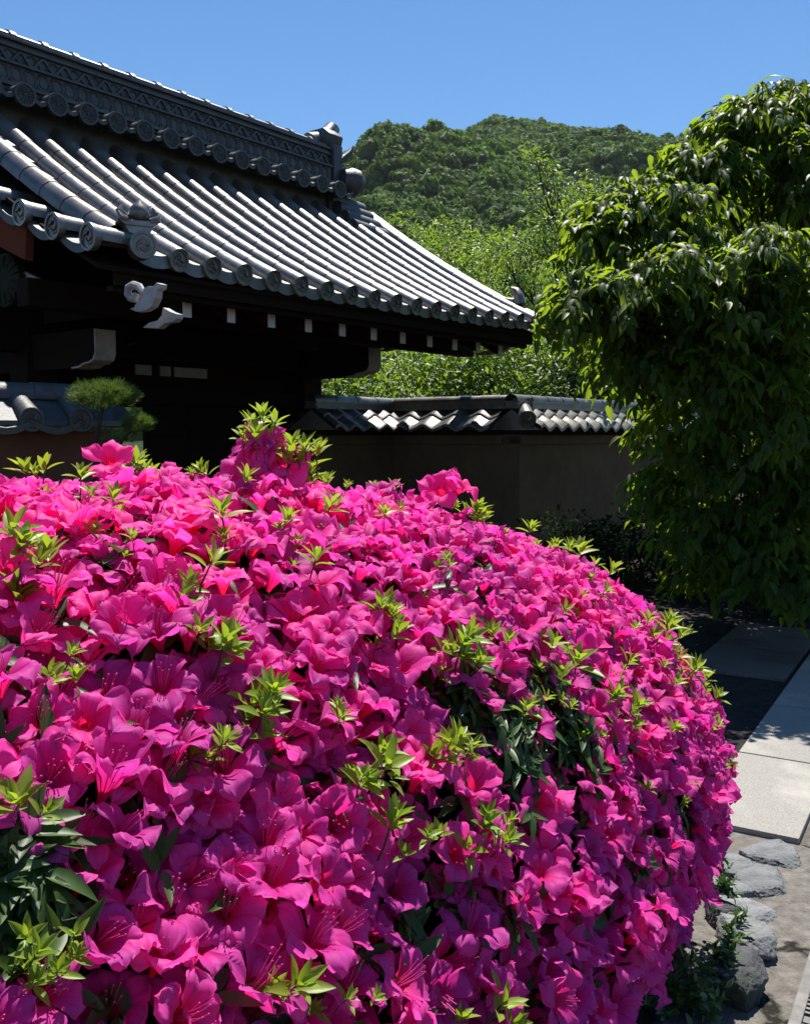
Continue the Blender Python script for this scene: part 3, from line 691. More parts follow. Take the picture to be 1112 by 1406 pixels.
# band of rings
m = MB(); u = RU0 + .06
while u < RU1 - .05:
    t = [(u + .06 * cos(2 * pi * q / 18), RY - .252, zb + .60 + .082 * sin(2 * pi * q / 18)) for q in range(19)]
    m.tube(t, .014, 5, False); m.lathe([(.042, -.004), (.040, .006), (.01, .008)], (u, RY - .25, zb + .60), (0, -1, 0), 12); u += .128
m.obj('ring_band', M['tile_shade'], ridge, True)
m = MB()
for ph in (0, pi):
    t = []; u = RU0
    while u < RU1: t.append((u, RY - .226, zb + .787 + .05 * sin((u / .21) * 2 * pi + ph))); u += .013
    if ph == 0: m.tube(t, .016, 5)
    else: m.tube([(a, b, c + .0) for a, b, c in t if (c - (zb + .787)) > -.049], .007, 4)
m.obj('wave_band', M['tile_shade'], ridge, True)
# discs below the ridge, one over each pan
n = 9; V = []
for y, rr in [(-.17, .075), (-.155, .08), (0, .068), (.18, .062)]:
    for j in range(n):
        a = R(-105 + 210 * j / (n - 1)); V.append((rr * sin(a), y, rr * cos(a) - y * -.16))
fm = MB().add(V, [(i * n + j, i * n + j + 1, (i + 1) * n + j + 1, (i + 1) * n + j) for i in range(3) for j in range(n - 1)])
ft_me = fm.mesh('ridge_foot_tile', M['tile'], True, angle=35)
dm = MB(); disc(dm, (0, 0, 0), (0, -1, -.05), .098, .05, 'mum'); mum_me = dm.mesh('crest_disc', M['tile_shade'], True, angle=35)
u = .25
lip = MB()
while u < RU1 + .1:
    ft = link('ridge_foot_tile', ft_me, gate, (u, RY - .34, zb + .385)); link('crest_disc', mum_me, ft, (0, -.175, -.035))
    lip.prism([(-.10, .0), (-.05, -.05), (0, -.068), (.05, -.05), (.10, 0), (.10, .02), (.05, -.012), (0, -.03), (-.05, -.012), (-.10, .02)], (u + .15, RY - .50, zb + .36), (1, 0, 0), (0, 0, 1), (0, .2, .03))
    u += .30
lip.obj('foot_pans', M['tile_shade'], ridge)
# ridge end ornament (demon tile)
e = MB()
e.box((RU1 + .10, RY, zb + .62), (.16, .56, .78)); e.box((RU1 + .06, RY, zb + .16), (.30, .62, .46))
e.prism([(-.20, 0), (.20, 0), (.24, .14), (.12, .24), (-.12, .24), (-.24, .14)], (RU1 + .0, RY, zb + 1.0), (0, 1, 0), (0, 0, 1), (.24, 0, 0))
e.box((RU1 + .24, RY, zb + .44), (.16, .44, .40)); e.box((RU1 + .26, RY, zb + .12), (.34, .66, .34))
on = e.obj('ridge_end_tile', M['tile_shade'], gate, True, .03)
e = MB(); e.tube([(RU1 - .12, RY, zb + 1.06), (RU1 + .06, RY, zb + 1.11), (RU1 + .2, RY, zb + 1.2), (RU1 + .30, RY, zb + 1.33)], [.10, .105, .11, .095], 14)
e.obj('toribusuma', M['tile'], on, True).name = 'horn_tile'
e = MB()
for s in (-1, 1):
    e.lathe([(.05, -.12), (.15, -.08), (.185, .02), (.17, .12), (.10, .18), (.02, .20)], (RU1 + .24, RY + s * .30, zb + .56), (1, s * .5, -.1), 14)
    e.tube([(RU1 + .14, RY + s * .24, zb + .80), (RU1 + .30, RY + s * .28, zb + .95), (RU1 + .34, RY + s * .30, zb + 1.05)], [.05, .04, .008], 8)
e.lathe([(.17, 0), (.19, .05), (.15, .12), (.06, .17), (.01, .18)], (RU1 + .17, RY, zb + .50), (1, 0, .1), 14)
e.obj('scroll_carving', M['tile_shade'], on, True)
e = MB()
for k in range(4): e.tube([(RU1 - .05, RY - .26 - k * .12, zb + .30 - k * .12), (RU1 + .50, RY - .28 - k * .12, zb + .25 - k * .12)], [.08, .095], 12)
for k in range(3): e.box((RU1 + .2, RY - .20 - k * .12, zb + .14 - k * .12), (.44, .14, .3))
for k in range(3): e.tube([(RU1 + .05, RY + .25 + k * .09, zb + .17 - k * .085), (RU1 + .42 - k * .02, RY + .30 + k * .09, zb + .13 - k * .085)], [.075, .085], 12)
for k in range(3): e.tube([(RU1 + .30 + .07 * k, RY - .12, zb + .20 - k * .13), (RU1 + .46 + .07 * k, RY - .12, zb + .16 - k * .13)], [.07, .08], 12)
e.obj('foot_tiles', M['tile_shade'], on, True)
zc = zb + .385
for o_ in [ridge, on] + [c_ for c_ in bpy.data.objects if c_.parent in (ridge, on)] + [c_ for c_ in bpy.data.objects if c_.name.startswith('ridge_cap') and c_.parent == gate]:
    if o_.name.startswith(('ridge_foot', 'crest')): continue
    for v_ in o_.data.vertices:
        if v_.co.z > zc: v_.co.z = zc + (v_.co.z - zc) * .91
# back slope of the roof
V = []; Fa = []
for k in range(12):
    q = QT * k / 11
    for u in (0, GL + .16): V.append((u, 2 * RY - q, zr(q)))
for k in range(11): Fa.append((2 * k, 2 * k + 1, 2 * k + 3, 2 * k + 2))
bk = MB().add(V, Fa)
for u in us: 
    tb = tile_tube(0, QT, .078, .8, 5); bk.add([(x + u, 2 * RY - y, z) for x, y, z in tb.v], tb.f)
bk.obj('rear_slope', M['tile'], gate, True, angle=40)
# boarding under the tiles, front and back
V, Fa = [], []
ys = [-.005] + [.3 * k for k in range(1, 8)] + [QT, RY]
ys2 = ys + [2 * RY - y for y in ys[::-1]]
for y in ys2:
    q = min(y, 2 * RY - y); z = zr(max(q, 0)) - .10
    for u in (-.22, GL + .14): V += [(u, y, z), (u, y, z - .03)]
for k in range(len(ys2) - 1):
    a = 4 * k; Fa += [(a, a + 2, a + 6, a + 4), (a + 1, a + 5, a + 7, a + 3), (a, a + 4, a + 5, a + 1), (a + 2, a + 3, a + 7, a + 6)]
Fa += [(0, 1, 3, 2)]
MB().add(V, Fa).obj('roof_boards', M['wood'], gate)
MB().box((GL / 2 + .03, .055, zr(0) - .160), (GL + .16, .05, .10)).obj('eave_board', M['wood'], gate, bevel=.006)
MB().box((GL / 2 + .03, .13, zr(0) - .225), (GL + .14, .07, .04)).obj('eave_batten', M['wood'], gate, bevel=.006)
# rafters with white painted tips
rm = MB(); slope = math.atan(.50)
def on_slope(y): return zr(max(0, y)) - .40
rm.add([(s * .032, y, on_slope(.25) + (y - .25) * .50 + h) for s in (-1, 1) for y in (.25, 2.5) for h in (-.058, .058)],
       [(0, 1, 3, 2), (4, 6, 7, 5), (0, 4, 5, 1), (2, 3, 7, 6), (0, 2, 6, 4), (1, 5, 7, 3)])
raf_me = rm.mesh('rafter', M['wood'])
M['tipwhite'] = surf('rafter_tip_white', (.62, .60, .58), (.74, .72, .70), .7, 14, .1, 60, .3)
tip_me = MB().box((0, .243, on_slope(.25)), (.074, .010, .125)).mesh('rafter_tip', M['tipwhite'])
k = 0
while .70 + .428 * k < 5.1:
    r = link('rafter', raf_me, gate, (.70 + .428 * k, 0, 0)); link('rafter_tip', tip_me, r); k += 1
# purlin, arms, posts, lintel
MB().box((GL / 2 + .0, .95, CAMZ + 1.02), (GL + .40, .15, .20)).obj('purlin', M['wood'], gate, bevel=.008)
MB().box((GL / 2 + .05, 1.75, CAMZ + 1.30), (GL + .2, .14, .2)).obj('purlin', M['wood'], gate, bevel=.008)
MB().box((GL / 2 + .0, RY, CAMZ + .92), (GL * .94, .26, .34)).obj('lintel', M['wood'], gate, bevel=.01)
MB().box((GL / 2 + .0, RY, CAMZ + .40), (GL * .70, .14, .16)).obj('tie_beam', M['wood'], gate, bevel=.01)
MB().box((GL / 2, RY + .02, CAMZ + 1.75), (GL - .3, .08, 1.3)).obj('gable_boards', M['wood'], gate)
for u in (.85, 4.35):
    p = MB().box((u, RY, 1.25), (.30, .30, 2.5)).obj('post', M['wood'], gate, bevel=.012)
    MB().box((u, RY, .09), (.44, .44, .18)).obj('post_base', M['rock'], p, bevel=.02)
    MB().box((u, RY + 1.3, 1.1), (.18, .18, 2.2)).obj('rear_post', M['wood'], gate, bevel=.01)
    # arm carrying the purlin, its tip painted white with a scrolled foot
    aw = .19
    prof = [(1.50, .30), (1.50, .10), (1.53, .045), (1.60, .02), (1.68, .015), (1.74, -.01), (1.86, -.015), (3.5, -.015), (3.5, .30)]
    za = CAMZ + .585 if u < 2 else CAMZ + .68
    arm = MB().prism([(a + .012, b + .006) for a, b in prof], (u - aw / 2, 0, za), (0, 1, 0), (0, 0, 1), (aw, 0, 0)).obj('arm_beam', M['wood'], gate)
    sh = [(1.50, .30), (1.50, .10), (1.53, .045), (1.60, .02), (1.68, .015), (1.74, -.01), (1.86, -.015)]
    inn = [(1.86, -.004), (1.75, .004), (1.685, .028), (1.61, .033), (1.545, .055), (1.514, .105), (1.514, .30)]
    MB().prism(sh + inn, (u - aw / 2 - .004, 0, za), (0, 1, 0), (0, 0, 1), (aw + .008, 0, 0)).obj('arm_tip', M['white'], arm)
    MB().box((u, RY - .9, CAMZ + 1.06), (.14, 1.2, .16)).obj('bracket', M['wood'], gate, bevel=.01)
# carved white scroll nose and curved white purlin tips on the near gable
def carved(name, poly, u, th, mat=M['white'], parent=gate):
    return MB().prism(poly, (u, 0, CAMZ), (0, 1, 0), (0, 0, 1), (th, 0, 0)).obj(name, mat, parent, bevel=.004)
def gpx(px, py, u):
    """gate-frame (y, z above camera) of the point at pixel on the plane x=u"""
    d = CF * FPX + np.array([1.0, 0, 0]) * (px - 556) + CU * (703 - py); d = d / d[1]
    ux, uy = cos(GA), sin(GA); P0 = np.array([-1.86, 6.43])
    s = (P0[0] * ux + P0[1] * uy + u) / (d[0] * ux + d[1] * uy); X = d[:2] * s - P0
    return (float(-X[0] * uy + X[1] * ux), float(d[2] * s))
body = [(178, 424), (186, 421), (193, 414), (197, 404), (197, 396), (203, 393), (211, 393), (215, 388), (221, 390), (220, 396), (215, 399), (214, 409), (208, 421), (198, 427), (187, 428)]
carved('beam_scroll', [gpx(x, y, -.24) for x, y in body], -.24, .05)
sp = [gpx(x, y, -.23) for x, y in [(186, 421), (194, 413), (195, 402), (190, 394), (182, 391), (175, 395), (174, 403), (178, 409), (184, 410), (186, 406), (183, 403)]]
MB().tube([(-.22, a, CAMZ + b) for a, b in sp], [.014, .019, .024, .026, .026, .026, .025, .025, .024, .022, .012], 8).obj('scroll_curl', M['white'], gate, True)
tipp = [(196, 450), (205, 443), (216, 440), (222, 433), (224, 422), (234, 428), (243, 431), (243, 437), (238, 442), (226, 444), (217, 451)]
carved('beam_scroll', [gpx(x, y, -.14) for x, y in tipp], -.14, .05)
carved('purlin_end', [gpx(x, y, -.02) for x, y in [(30, 371), (50, 381), (53, 402), (34, 404)]], -.02, .04, M['paleplaster'])
# chrysanthemum pendant on the gable
y0, z0 = gpx(10, 385, -.04)
m = MB()
for k in range(16):
    a = 2 * pi * k / 16; m.tube([(-.05, y0 + .06 * cos(a), CAMZ + z0 + .06 * sin(a)), (-.06, y0 + .16 * cos(a), CAMZ + z0 + .12 * sin(a)), (-.05, y0 + .24 * cos(a), CAMZ + z0 + .17 * sin(a))], [.014, .03, .034], 6)
m.lathe([(.20, -.02), (.20, .01), (.05, .02)], (-.05, y0, CAMZ + z0), (-1, 0, 0), 20)
m.obj('gable_crest', M['bronze'], gate, True)
# bargeboards following the verge (both gables)
for u, mt, qa in ((-.24, M['redwood'], .80), (GL + .06, M['wood'], .12)):
    V, Fa = [], []
    qq = [qa + (2.55 - qa) * k / 11 for k in range(12)]
    for q in qq:
        z = (zv(q) - .10 if u < 0 else zr(q) - .09); hh = .22 + .03 * (q - qa)
        V += [(u, q, z), (u, q + .03, z - hh), (u + .06, q, z), (u + .06, q + .03, z - hh)]
    for k in range(11):
        a = 4 * k; Fa += [(a, a + 1, a + 5, a + 4), (a + 2, a + 6, a + 7, a + 3), (a, a + 4, a + 6, a + 2), (a + 1, a + 3, a + 7, a + 5)]
    Fa += [(0, 2, 3, 1), (44, 45, 47, 46)]
    MB().add(V, Fa).obj('bargeboard', mt, gate)
# white curved tips at the far end of the eave
for (u, pts) in ((GL - .02, [(650, 484), (664, 482), (684, 478), (694, 470), (700, 460), (706, 464), (702, 474), (694, 482), (676, 487), (655, 488)]),):
    carved('purlin_tip', [gpx(x, y, u) for x, y in pts], u, .05)
carved('purlin_tip', [gpx(x, y, 4.75) for x, y in [(517, 481), (530, 478), (540, 472), (542, 465), (549, 469), (550, 474), (540, 480), (528, 483)]], 4.75, .05)
# carved wave over the lintel, door leaves, upper lattice openings, metal scroll
m = MB(); t = [(u, RY - .16, CAMZ + .93 + .05 * sin((u - 1.2) * 9) * (1 if u < 2.2 else .7)) for u in np.linspace(1.2, 2.0, 30)]
m.tube(t, .014, 6); m.obj('wave_carving', M['bronze'], gate, True)
for s, (a, b) in enumerate(((2.05, 2.6), (2.6, 4.2))):
    d = MB().box(((a + b) / 2, RY + .02, .98), (b - a - .01, .06, 1.75)).obj('door_leaf', M['wood'], gate, bevel=.008)
    kk = MB()
    for q in range(3): kk.box(((a + b) / 2, RY - .015, .35 + q * .6), (b - a - .06, .03, .10))
    kk.obj('door_rail', M['wood'], d, bevel=.006)
for a, b in ((1.94, 2.13), (2.24, 2.37), (2.42, 2.85)):
    MB().box(((a + b) / 2, RY - .012, CAMZ + .66), (b - a, .02, .10)).obj('lattice_opening', M['paleplaster'], gate)
MB().box((GL / 2, RY + 1.3, 2.08), (GL * .9, .16, .5)).obj('rear_beam', M['wood'], gate)
MB().box((2.75, RY + .06, CAMZ + .62), (2.9, .10, .30)).obj('transom', M['wood'], gate)
# pale screen wall seen through the opening between the near post and the doors
y = .0
MB().box((1.5, RY + 1.1, .95), (.95, .08, 1.9)).obj('screen_panel', M['paleplaster'], gate)
m = MB(); y1 = RY + .9
for s in (-1, 1):
    t = [(1.45 + s * (.05 + .28 * q), y1, CAMZ + .42 + .05 * sin(q * 7)) for q in np.linspace(0, 1, 16)]; m.tube(t, .010, 5)
m.tube([(1.45 + .05 * cos(a), y1, CAMZ + .38 + .05 * sin(a)) for a in np.linspace(.5, 5.5, 14)], .011, 5); m.tube([(1.45 - .3, y1, CAMZ + .52), (1.45, y1, CAMZ + .53), (1.75, y1, CAMZ + .50)], .014, 5)
m.obj('scroll_ironwork', M['paleplaster'], gate, True)

# ------------------------------------------------------------------ tiled plaster walls
def wave_tiles(L, depth, z0, z1, per=.27, amp=.030, courses=2):
    """one slope of wavy tiles: local x along, y from eave (0) to the ridge (depth)"""
    n = int(L / per * 10) + 1; V, Fa, rings = [], [], []
    for c in range(courses):
        a, b = c / courses, (c + 1) / courses
        rings += [(a, 0.0), (a, .030), (a + .03, .036), (b, .012)]
    for t, h in rings:
        for i in range(n):
            x = L * i / (n - 1); ph = (x / per) % 1
            wv = amp * (sin(2 * pi * ph) if ph < .72 else sin(2 * pi * .72) + (ph - .72) / .28 * (0 - sin(2 * pi * .72)))
            V.append((x, depth * t - .0, z0 + (z1 - z0) * t + h + wv))
    for i in range(len(rings) - 1):
        Fa += [(i * n + j, i * n + j + 1, (i + 1) * n + j + 1, (i + 1) * n + j) for j in range(n - 1)]
    return MB().add(V, Fa)
def cap_mesh(L, r, seg=.34):
    k = max(1, round(L / seg)); st = L / k; n = 11; V, rings = [], []
    for i in range(k): rings += [(i * st, r * 1.05), (i * st + .02, r * 1.06), ((i + 1) * st, r * .97)]
    for x, rr in rings:
        for j in range(n):
            a = R(-100 + 200 * j / (n - 1)); V.append((x, rr * sin(a), rr * .9 * cos(a)))
    return MB().add(V, [(i * n + j, i * n + j + 1, (i + 1) * n + j + 1, (i + 1) * n + j) for i in range(len(rings) - 1) for j in range(n - 1)])
def wall_segment(root, rloc, A, ang, L, hr, per=.27, pl='plaster', tile='tile', bench=True):
    """part group of a wall run starting at A (x, y) in direction ang; local +y is the back; hr = height of the ridge cap top"""
    loc = (A[0] - rloc[0], A[1] - rloc[1], 0); rz = ang
    ze = hr - .42; zt = hr - .15; dep = .36
    MB().box((L / 2, .0, (ze - .02) / 2), (L, .22, ze - .02)).obj('wall_face', M[pl], root, loc=loc, rz=rz)
    MB().box((L / 2, .0, ze - .005), (L, .46, .05)).obj('eave_board', M['wood'] if bench else M[pl], root, loc=loc, rz=rz)
    MB().box((L / 2, .0, ze - .085), (L, .30, .11)).obj('cornice', M[pl], root, loc=loc, rz=rz, bevel=.008)
    tl = wave_tiles(L, dep, ze + .03, zt, per)
    front = MB().add([(x, y - dep - .02, z) for x, y, z in tl.v], tl.f); front.add([(x, dep + .02 - y, z) for x, y, z in tl.v], tl.f)
    core = MB().prism([(-dep, ze + .02), (dep, ze + .02), (0, zt - .02)], (0, 0, 0), (0, 1, 0), (0, 0, 1), (L, 0, 0)); front.add(core.v, core.f)
    o = front.obj('tile_roof', M[tile], root, True, loc=loc, rz=rz, angle=28)
    rs_ = MB().box((L / 2, 0, zt + .005), (L, .20, .03)).box((L / 2, 0, zt + .035), (L, .16, .036)).box((L / 2, 0, zt + .064), (L, .19, .022)).obj('ridge_course', M[tile], root, loc=loc, rz=rz)
    cp = cap_mesh(L, .075); cp.obj('ridge_cap', M[tile], root, True, loc=(loc[0], loc[1], zt + .078), rz=rz, angle=30)
W0 = (-1.05, 10.6); rl = (W0[0], W0[1], 0)
wall = thing('plaster_wall', rl, 0, 'tan plaster wall with a wavy grey tiled top running from the gate behind the azalea', 'wall')
d1 = np.array([cos(GA), sin(GA)]); d2 = np.array([sin(GA), -cos(GA)])
A1 = np.array(W0); A2 = A1 + d1 * 1.45; A3 = A2 + d2 * 1.78
wall_segment(wall, rl, A1, GA, 1.45, CAMZ + .46)
wall_segment(wall, rl, A2, GA - pi / 2, 1.78 - .112, CAMZ + .46, .33)
wall_segment(wall, rl, A3 - d1 * .109, GA, 6.6, CAMZ + .46)
# roof end tile on the outer corner
cm = MB(); cm.tube([(0, .18, .10), (0, .0, .05), (0, -.22, -.04)], [.075, .085, .09], 12); disc(cm, (0, -.24, -.045), (0, -1, -.3), .10)
cm.box((0, .16, .12), (.22, .12, .16)); cm.obj('corner_tile', M['tile'], wall, True, loc=(A3[0] - rl[0] + d2[0] * .1, A3[1] - rl[1] + d2[1] * .1, CAMZ + .22), rz=GA - pi / 4 - .1)

# small shaded wing wall at the left
B1 = px2w(140, 560, 6.3); LW = 3.2; ang = R(40); A = np.array([B1[0], B1[1]]) - np.array([cos(ang), sin(ang)]) * LW
wing = thing('plaster_wall', (A[0], A[1], 0), ang, 'low shaded reddish wall with a round tiled cap at the left edge before the gate', 'wall')
hr = CAMZ + .33
MB().box((LW / 2, 0, (hr - .30) / 2), (LW, .24, hr - .30)).obj('wall_face', M['redplaster'], wing)
V = []; Fa = []
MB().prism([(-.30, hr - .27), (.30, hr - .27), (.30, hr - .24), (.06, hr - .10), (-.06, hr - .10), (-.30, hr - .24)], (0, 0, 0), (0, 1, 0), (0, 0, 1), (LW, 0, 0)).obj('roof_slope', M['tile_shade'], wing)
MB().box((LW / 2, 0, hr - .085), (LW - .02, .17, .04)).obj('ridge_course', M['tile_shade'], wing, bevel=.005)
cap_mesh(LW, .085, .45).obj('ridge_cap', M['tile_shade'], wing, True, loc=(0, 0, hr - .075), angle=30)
wm = MB(); n = 9; V = []
for i in range(3):
    pass
for yy, rr in [(-.31, .070), (-.29, .072), (-.05, .062)]:
    for j in range(n):
        a = R(-110 + 220 * j / (n - 1)); V.append((rr * sin(a), yy, rr * cos(a) + .14 * (yy + .31) / .26 * .9))
wm.add(V, [(i * n + j, i * n + j + 1, (i + 1) * n + j + 1, (i + 1) * n + j) for i in range(2) for j in range(n - 1)])
wr_me = wm.mesh('tile_row', M['tile_shade'], True, angle=40)
dm = MB(); disc(dm, (0, -.315, 0), (0, -1, 0), .075, .03); wd_me = dm.mesh('eave_disc', M['tile_shade'], True, angle=35)
wp = MB(); 
for k in range(10):
    x = LW - .26 - k * .30
    r = link('tile_row', wr_me, wing, (x, 0, hr - .235)); link('eave_disc', wd_me, r)
    for j in range(6):
        t0, t1 = j / 6, (j + 1) / 6; s0, s1 = -.05 * sin(pi * t0), -.05 * sin(pi * t1); xa, xb = x - .30 + .3 * t0, x - .3 + .3 * t1
        wp.add([(xa, -.32, hr - .235 + s0), (xb, -.32, hr - .235 + s1), (xb, -.06, hr - .115 + s1 * .6), (xa, -.06, hr - .115 + s0 * .6), (xa, -.32, hr - .275 + s0), (xb, -.32, hr - .275 + s1)], [(0, 1, 2, 3), (4, 5, 1, 0)])
wp.obj('pan_tiles', M['tile_shade'], wing, True, angle=30)
wp = MB().prism([(-.26, hr - .26), (.26, hr - .26), (.0, hr - .11)], (LW, 0, 0), (0, 1, 0), (0, 0, 1), (.16, 0, -.02)); wp.obj('roof_end', M['tile_shade'], wing, bevel=.02)

# garden pine between the wing wall and the gate
c = px2w(150, 560, 5.6); loc = (c[0], c[1], 0.0)
pine = thing('pine_tree', loc, 0, 'small clipped pine with two flat needle pads in front of the dark gate', 'tree')
tr = MB(); p1 = px2w(143, 545, 5.6) - np.array(loc); p2 = px2w(190, 584, 5.6) - np.array(loc)
a = limb(tr, (-.30, .1, -.03), (p1[0], p1[1], p1[2] - .03), .03, .012, .1, 9, 3); tr.obj('trunk', M['bark'], pine, True)
br = MB(); limb(br, a[6], Vector(p2), .015, .006, .12, 7, 8); br.obj('branches', M['bark'], pine, True)
P, D = [], []
for (cc, rx, ry, rz, nt_) in ((p1, .20, .16, .085, 260), (p2, .085, .08, .045, 90), (p2 + np.array([-.12, 0, -.09]), .10, .05, .02, 20)):
    for q in range(nt_):
        u = unit(1)[0]; b = cc + u * np.array([rx, ry, rz]) * (.5 + .5 * random.random())
        for e in range(26):
            P.append(b); D.append(np.array([u[0] * .5, u[1] * .5, .75]) + unit(1)[0] * .75)
P, D = np.array(P), np.array(D)
V, F, A = batch([(np.array([(-.022, 0, 0), (.022, 0, 0), (.008, 1, 0), (-.008, 1, 0)]), np.array([(0, 1, 2, 3)]), {})], np.zeros(len(P), int), P, frames(D, unit(len(P))), rng.uniform(.035, .06, len(P)), {'rnd': rng.random(len(P))})
link('needles', mesh_np('needles', V, F, M['needle'], True, A), pine)

# ------------------------------------------------------------------ azalea
a0_, A_, m_, b0_, B_, n_, z0_, H_, k_, ang_ = 0.734, 2.265, 2.013, -1.356, 0.779, 2.871, 0.424, 1.000, 2.011, 36.93
pv = np.array([sin(R(ang_)), cos(R(ang_)), 0]); qv = np.array([cos(R(ang_)), -sin(R(ang_)), 0])
def sp_(x, e): return np.sign(x) * np.abs(x) ** (2 / e)
def mound(u, v, s=1.0):
    a = a0_ + s * A_ * sp_(np.cos(v), k_) * sp_(np.cos(u), m_); b = b0_ + s * B_ * sp_(np.cos(v), k_) * sp_(np.sin(u), n_)
    z = z0_ + s * H_ * sp_(np.sin(v), k_) * np.where(v < 0, .34, 1.0)
    tk = 1 - .13 * np.clip((.62 - z) / .45, 0, 1)
    a = a0_ + (a - a0_) * tk; b = b0_ + (b - b0_) * tk
    Q = pv * a[..., None] + qv * b[..., None]
    z = z - .035 * np.clip((-.25 - Q[..., 0]) / .6, 0, 1) * np.clip((z - .4) / .8, 0, 1)
    return Q + np.array([0, 0, 1.0]) * z[..., None]
NU, NV = 560, 300
U, Vv = np.meshgrid(np.linspace(0, 2 * pi, NU, endpoint=False), np.linspace(-pi / 2 * .98, pi / 2 * .995, NV), indexing='ij')
G = mound(U, Vv)
du = np.roll(G, -1, 0) - np.roll(G, 1, 0); dv = np.gradient(G, axis=1); NRM = np.cross(du, dv)
area = np.linalg.norm(NRM, axis=-1) / 2; NRM /= np.linalg.norm(NRM, axis=-1, keepdims=True) + 1e-12
cen = pv * a0_ + qv * b0_ + np.array([0, 0, z0_])
if ((G - cen) * NRM).sum(-1).mean() < 0: NRM = -NRM
Gs, Ns, As_ = G.reshape(-1, 3), NRM.reshape(-1, 3), area.reshape(-1)
PX, PY, PZ = proj(Gs)
view = np.array([0, 0, CAMZ]) - Gs; dist = np.linalg.norm(view, axis=1); facing = (Ns * view).sum(1) / dist
vis = (PZ > .2) & (facing > -.05)
def at_px(x, y):
    """surface sample that the picture shows at a pixel (nearest one to it, front side)"""
    c = np.where(vis, (PX - x) ** 2 + (PY - y) ** 2, 1e12) + dist * 60
    return int(np.argmin(c))
azalea = thing('azalea_bush', tuple(cen * np.array([1, 1, 0])), 0, 'big rounded azalea bush covered in bright magenta blossoms filling the foreground', 'bush')
AZ = cen * np.array([1, 1, 0])

def blossom_tpl(seed, opening=1.0, ns=8, nt=7):
    """azalea corolla, axis +z, mouth radius about 1: five frilled lobes on a funnel"""
    rs = np.random.default_rng(seed); V, Fq, rad, blo, tv = [], [], [], [], []
    for k in range(5):
        th0 = 2 * pi * k / 5 + rs.normal() * .06; lob = 1 + rs.normal() * .07; tilt = rs.normal() * .12; tw = rs.normal() * .15; ph = rs.random(3) * 6.3; curl = rs.normal() * .15; eg = rs.normal() * .28
        base = len(V)
        for i in range(ns):
            s = i / (ns - 1)
            # funnel radius and height along the petal
            r = .07 + .23 * (s / .45) ** 1.2 if s < .45 else .30 + (s - .45) / .55 * (.66 + .12 * opening) * lob
            z = -.62 + .62 * (s / .45) ** .8 if s < .45 else (1.25 - opening) * .55 * ((s - .45) / .55) + .16 * sin(pi * (s - .45) / .55) - (.10 + curl) * ((s - .45) / .55) ** 2.2
            r *= (.72 + .28 * opening) if s > .45 else 1
            if s <= .45: hw = r * math.tan(pi / 5) * 1.02
            else:
                q = (s - .45) / .55; hw = (.215 + .20 * sin(pi * min(1, q * .75 + .02)) ** 1.1) * (1 - q ** 4) ** .5 * (1 + .1 * lob) + .015
            for j in range(nt):
                t = 2 * j / (nt - 1) - 1
                wv = (.07 * sin(t * 4 + ph[0] + s * 3) + .075 * sin(t * 7 + s * 5 + ph[1]) * abs(t) + .06 * sin(s * 12 + ph[2]) * t + .05 * sin(t * 13 + s * 6 + ph[2]) * abs(t) ** .5 + .04 * abs(t) ** .6 * sin(s * 17 + ph[0])) * max(0, s - .38) / .6 * (.78 + .55 * abs(t))
                zz = z + wv + abs(t) ** 1.4 * hw * (.42 - .45 * opening + eg) + tilt * max(0, s - .45) + tw * t * max(0, s - .45) * .6 + .03 * (1 if t > 0 else -1) * max(0, s - .45)
                x, y = r + .0 - abs(t) ** 2 * .06 * (s > .8), t * hw
                if s <= .45: an = th0 + t * pi / 5; X, Y = r * cos(an), r * sin(an)
                else: X, Y = x * cos(th0) - y * sin(th0), x * sin(th0) + y * cos(th0)
                V.append((X, Y, zz)); tv.append(t); rad.append(min(1, max(0, (s - .12) / .88 + .10 * abs(t)))); blo.append(max(0, 1 - abs(s - .52) / .26) * max(0, 1 - abs(t) * 1.3) * (1.0 if k == 0 else (.25 if k in (1, 4) else 0)))
        Fq += [(base + i * nt + j, base + i * nt + j + 1, base + (i + 1) * nt + j + 1, base + (i + 1) * nt + j) for i in range(ns - 1) for j in range(nt - 1)]
    V = np.array(V)
    return V, np.array(Fq), {'rad': np.array(rad), 'blotch': np.array(blo), 'tv': np.array(tv), 'rv': np.full(len(V), rs.random())}
OPEN = [1.0, .95, 1.05, .85, .75, .9, 1.0, .6, .45, .8, 1.1, .9, .7, 1.0, .2, .3]
HI = [blossom_tpl(20 + i, o, 13, 13) for i, o in enumerate(OPEN)]
MID = [blossom_tpl(20 + i, o, 10, 9) for i, o in enumerate(OPEN)]
LO = [blossom_tpl(20 + i, o, 6, 5) for i, o in enumerate(OPEN)]
# leafy gaps: places of the bush where few blossoms sit (from the photograph), plus noise
GAPS = [(690, 975, .08), (765, 975, .065), (700, 1055, .06), (800, 1040, .04), (15, 1215, .055), (10, 1275, .05), (230, 860, .04), (640, 1120, .06), (430, 1110, .05), (490, 930, .05), (600, 1260, .08), (975, 1290, .10), (965, 1380, .15), (910, 1395, .10), (880, 960, .05), (700, 1330, .05), (280, 1010, .05), (330, 950, .04), (80, 800, .03), (500, 1200, .05), (820, 880, .05), (790, 1130, .06)]
gapc = [(Gs[at_px(x, y)], r) for x, y, r in GAPS]
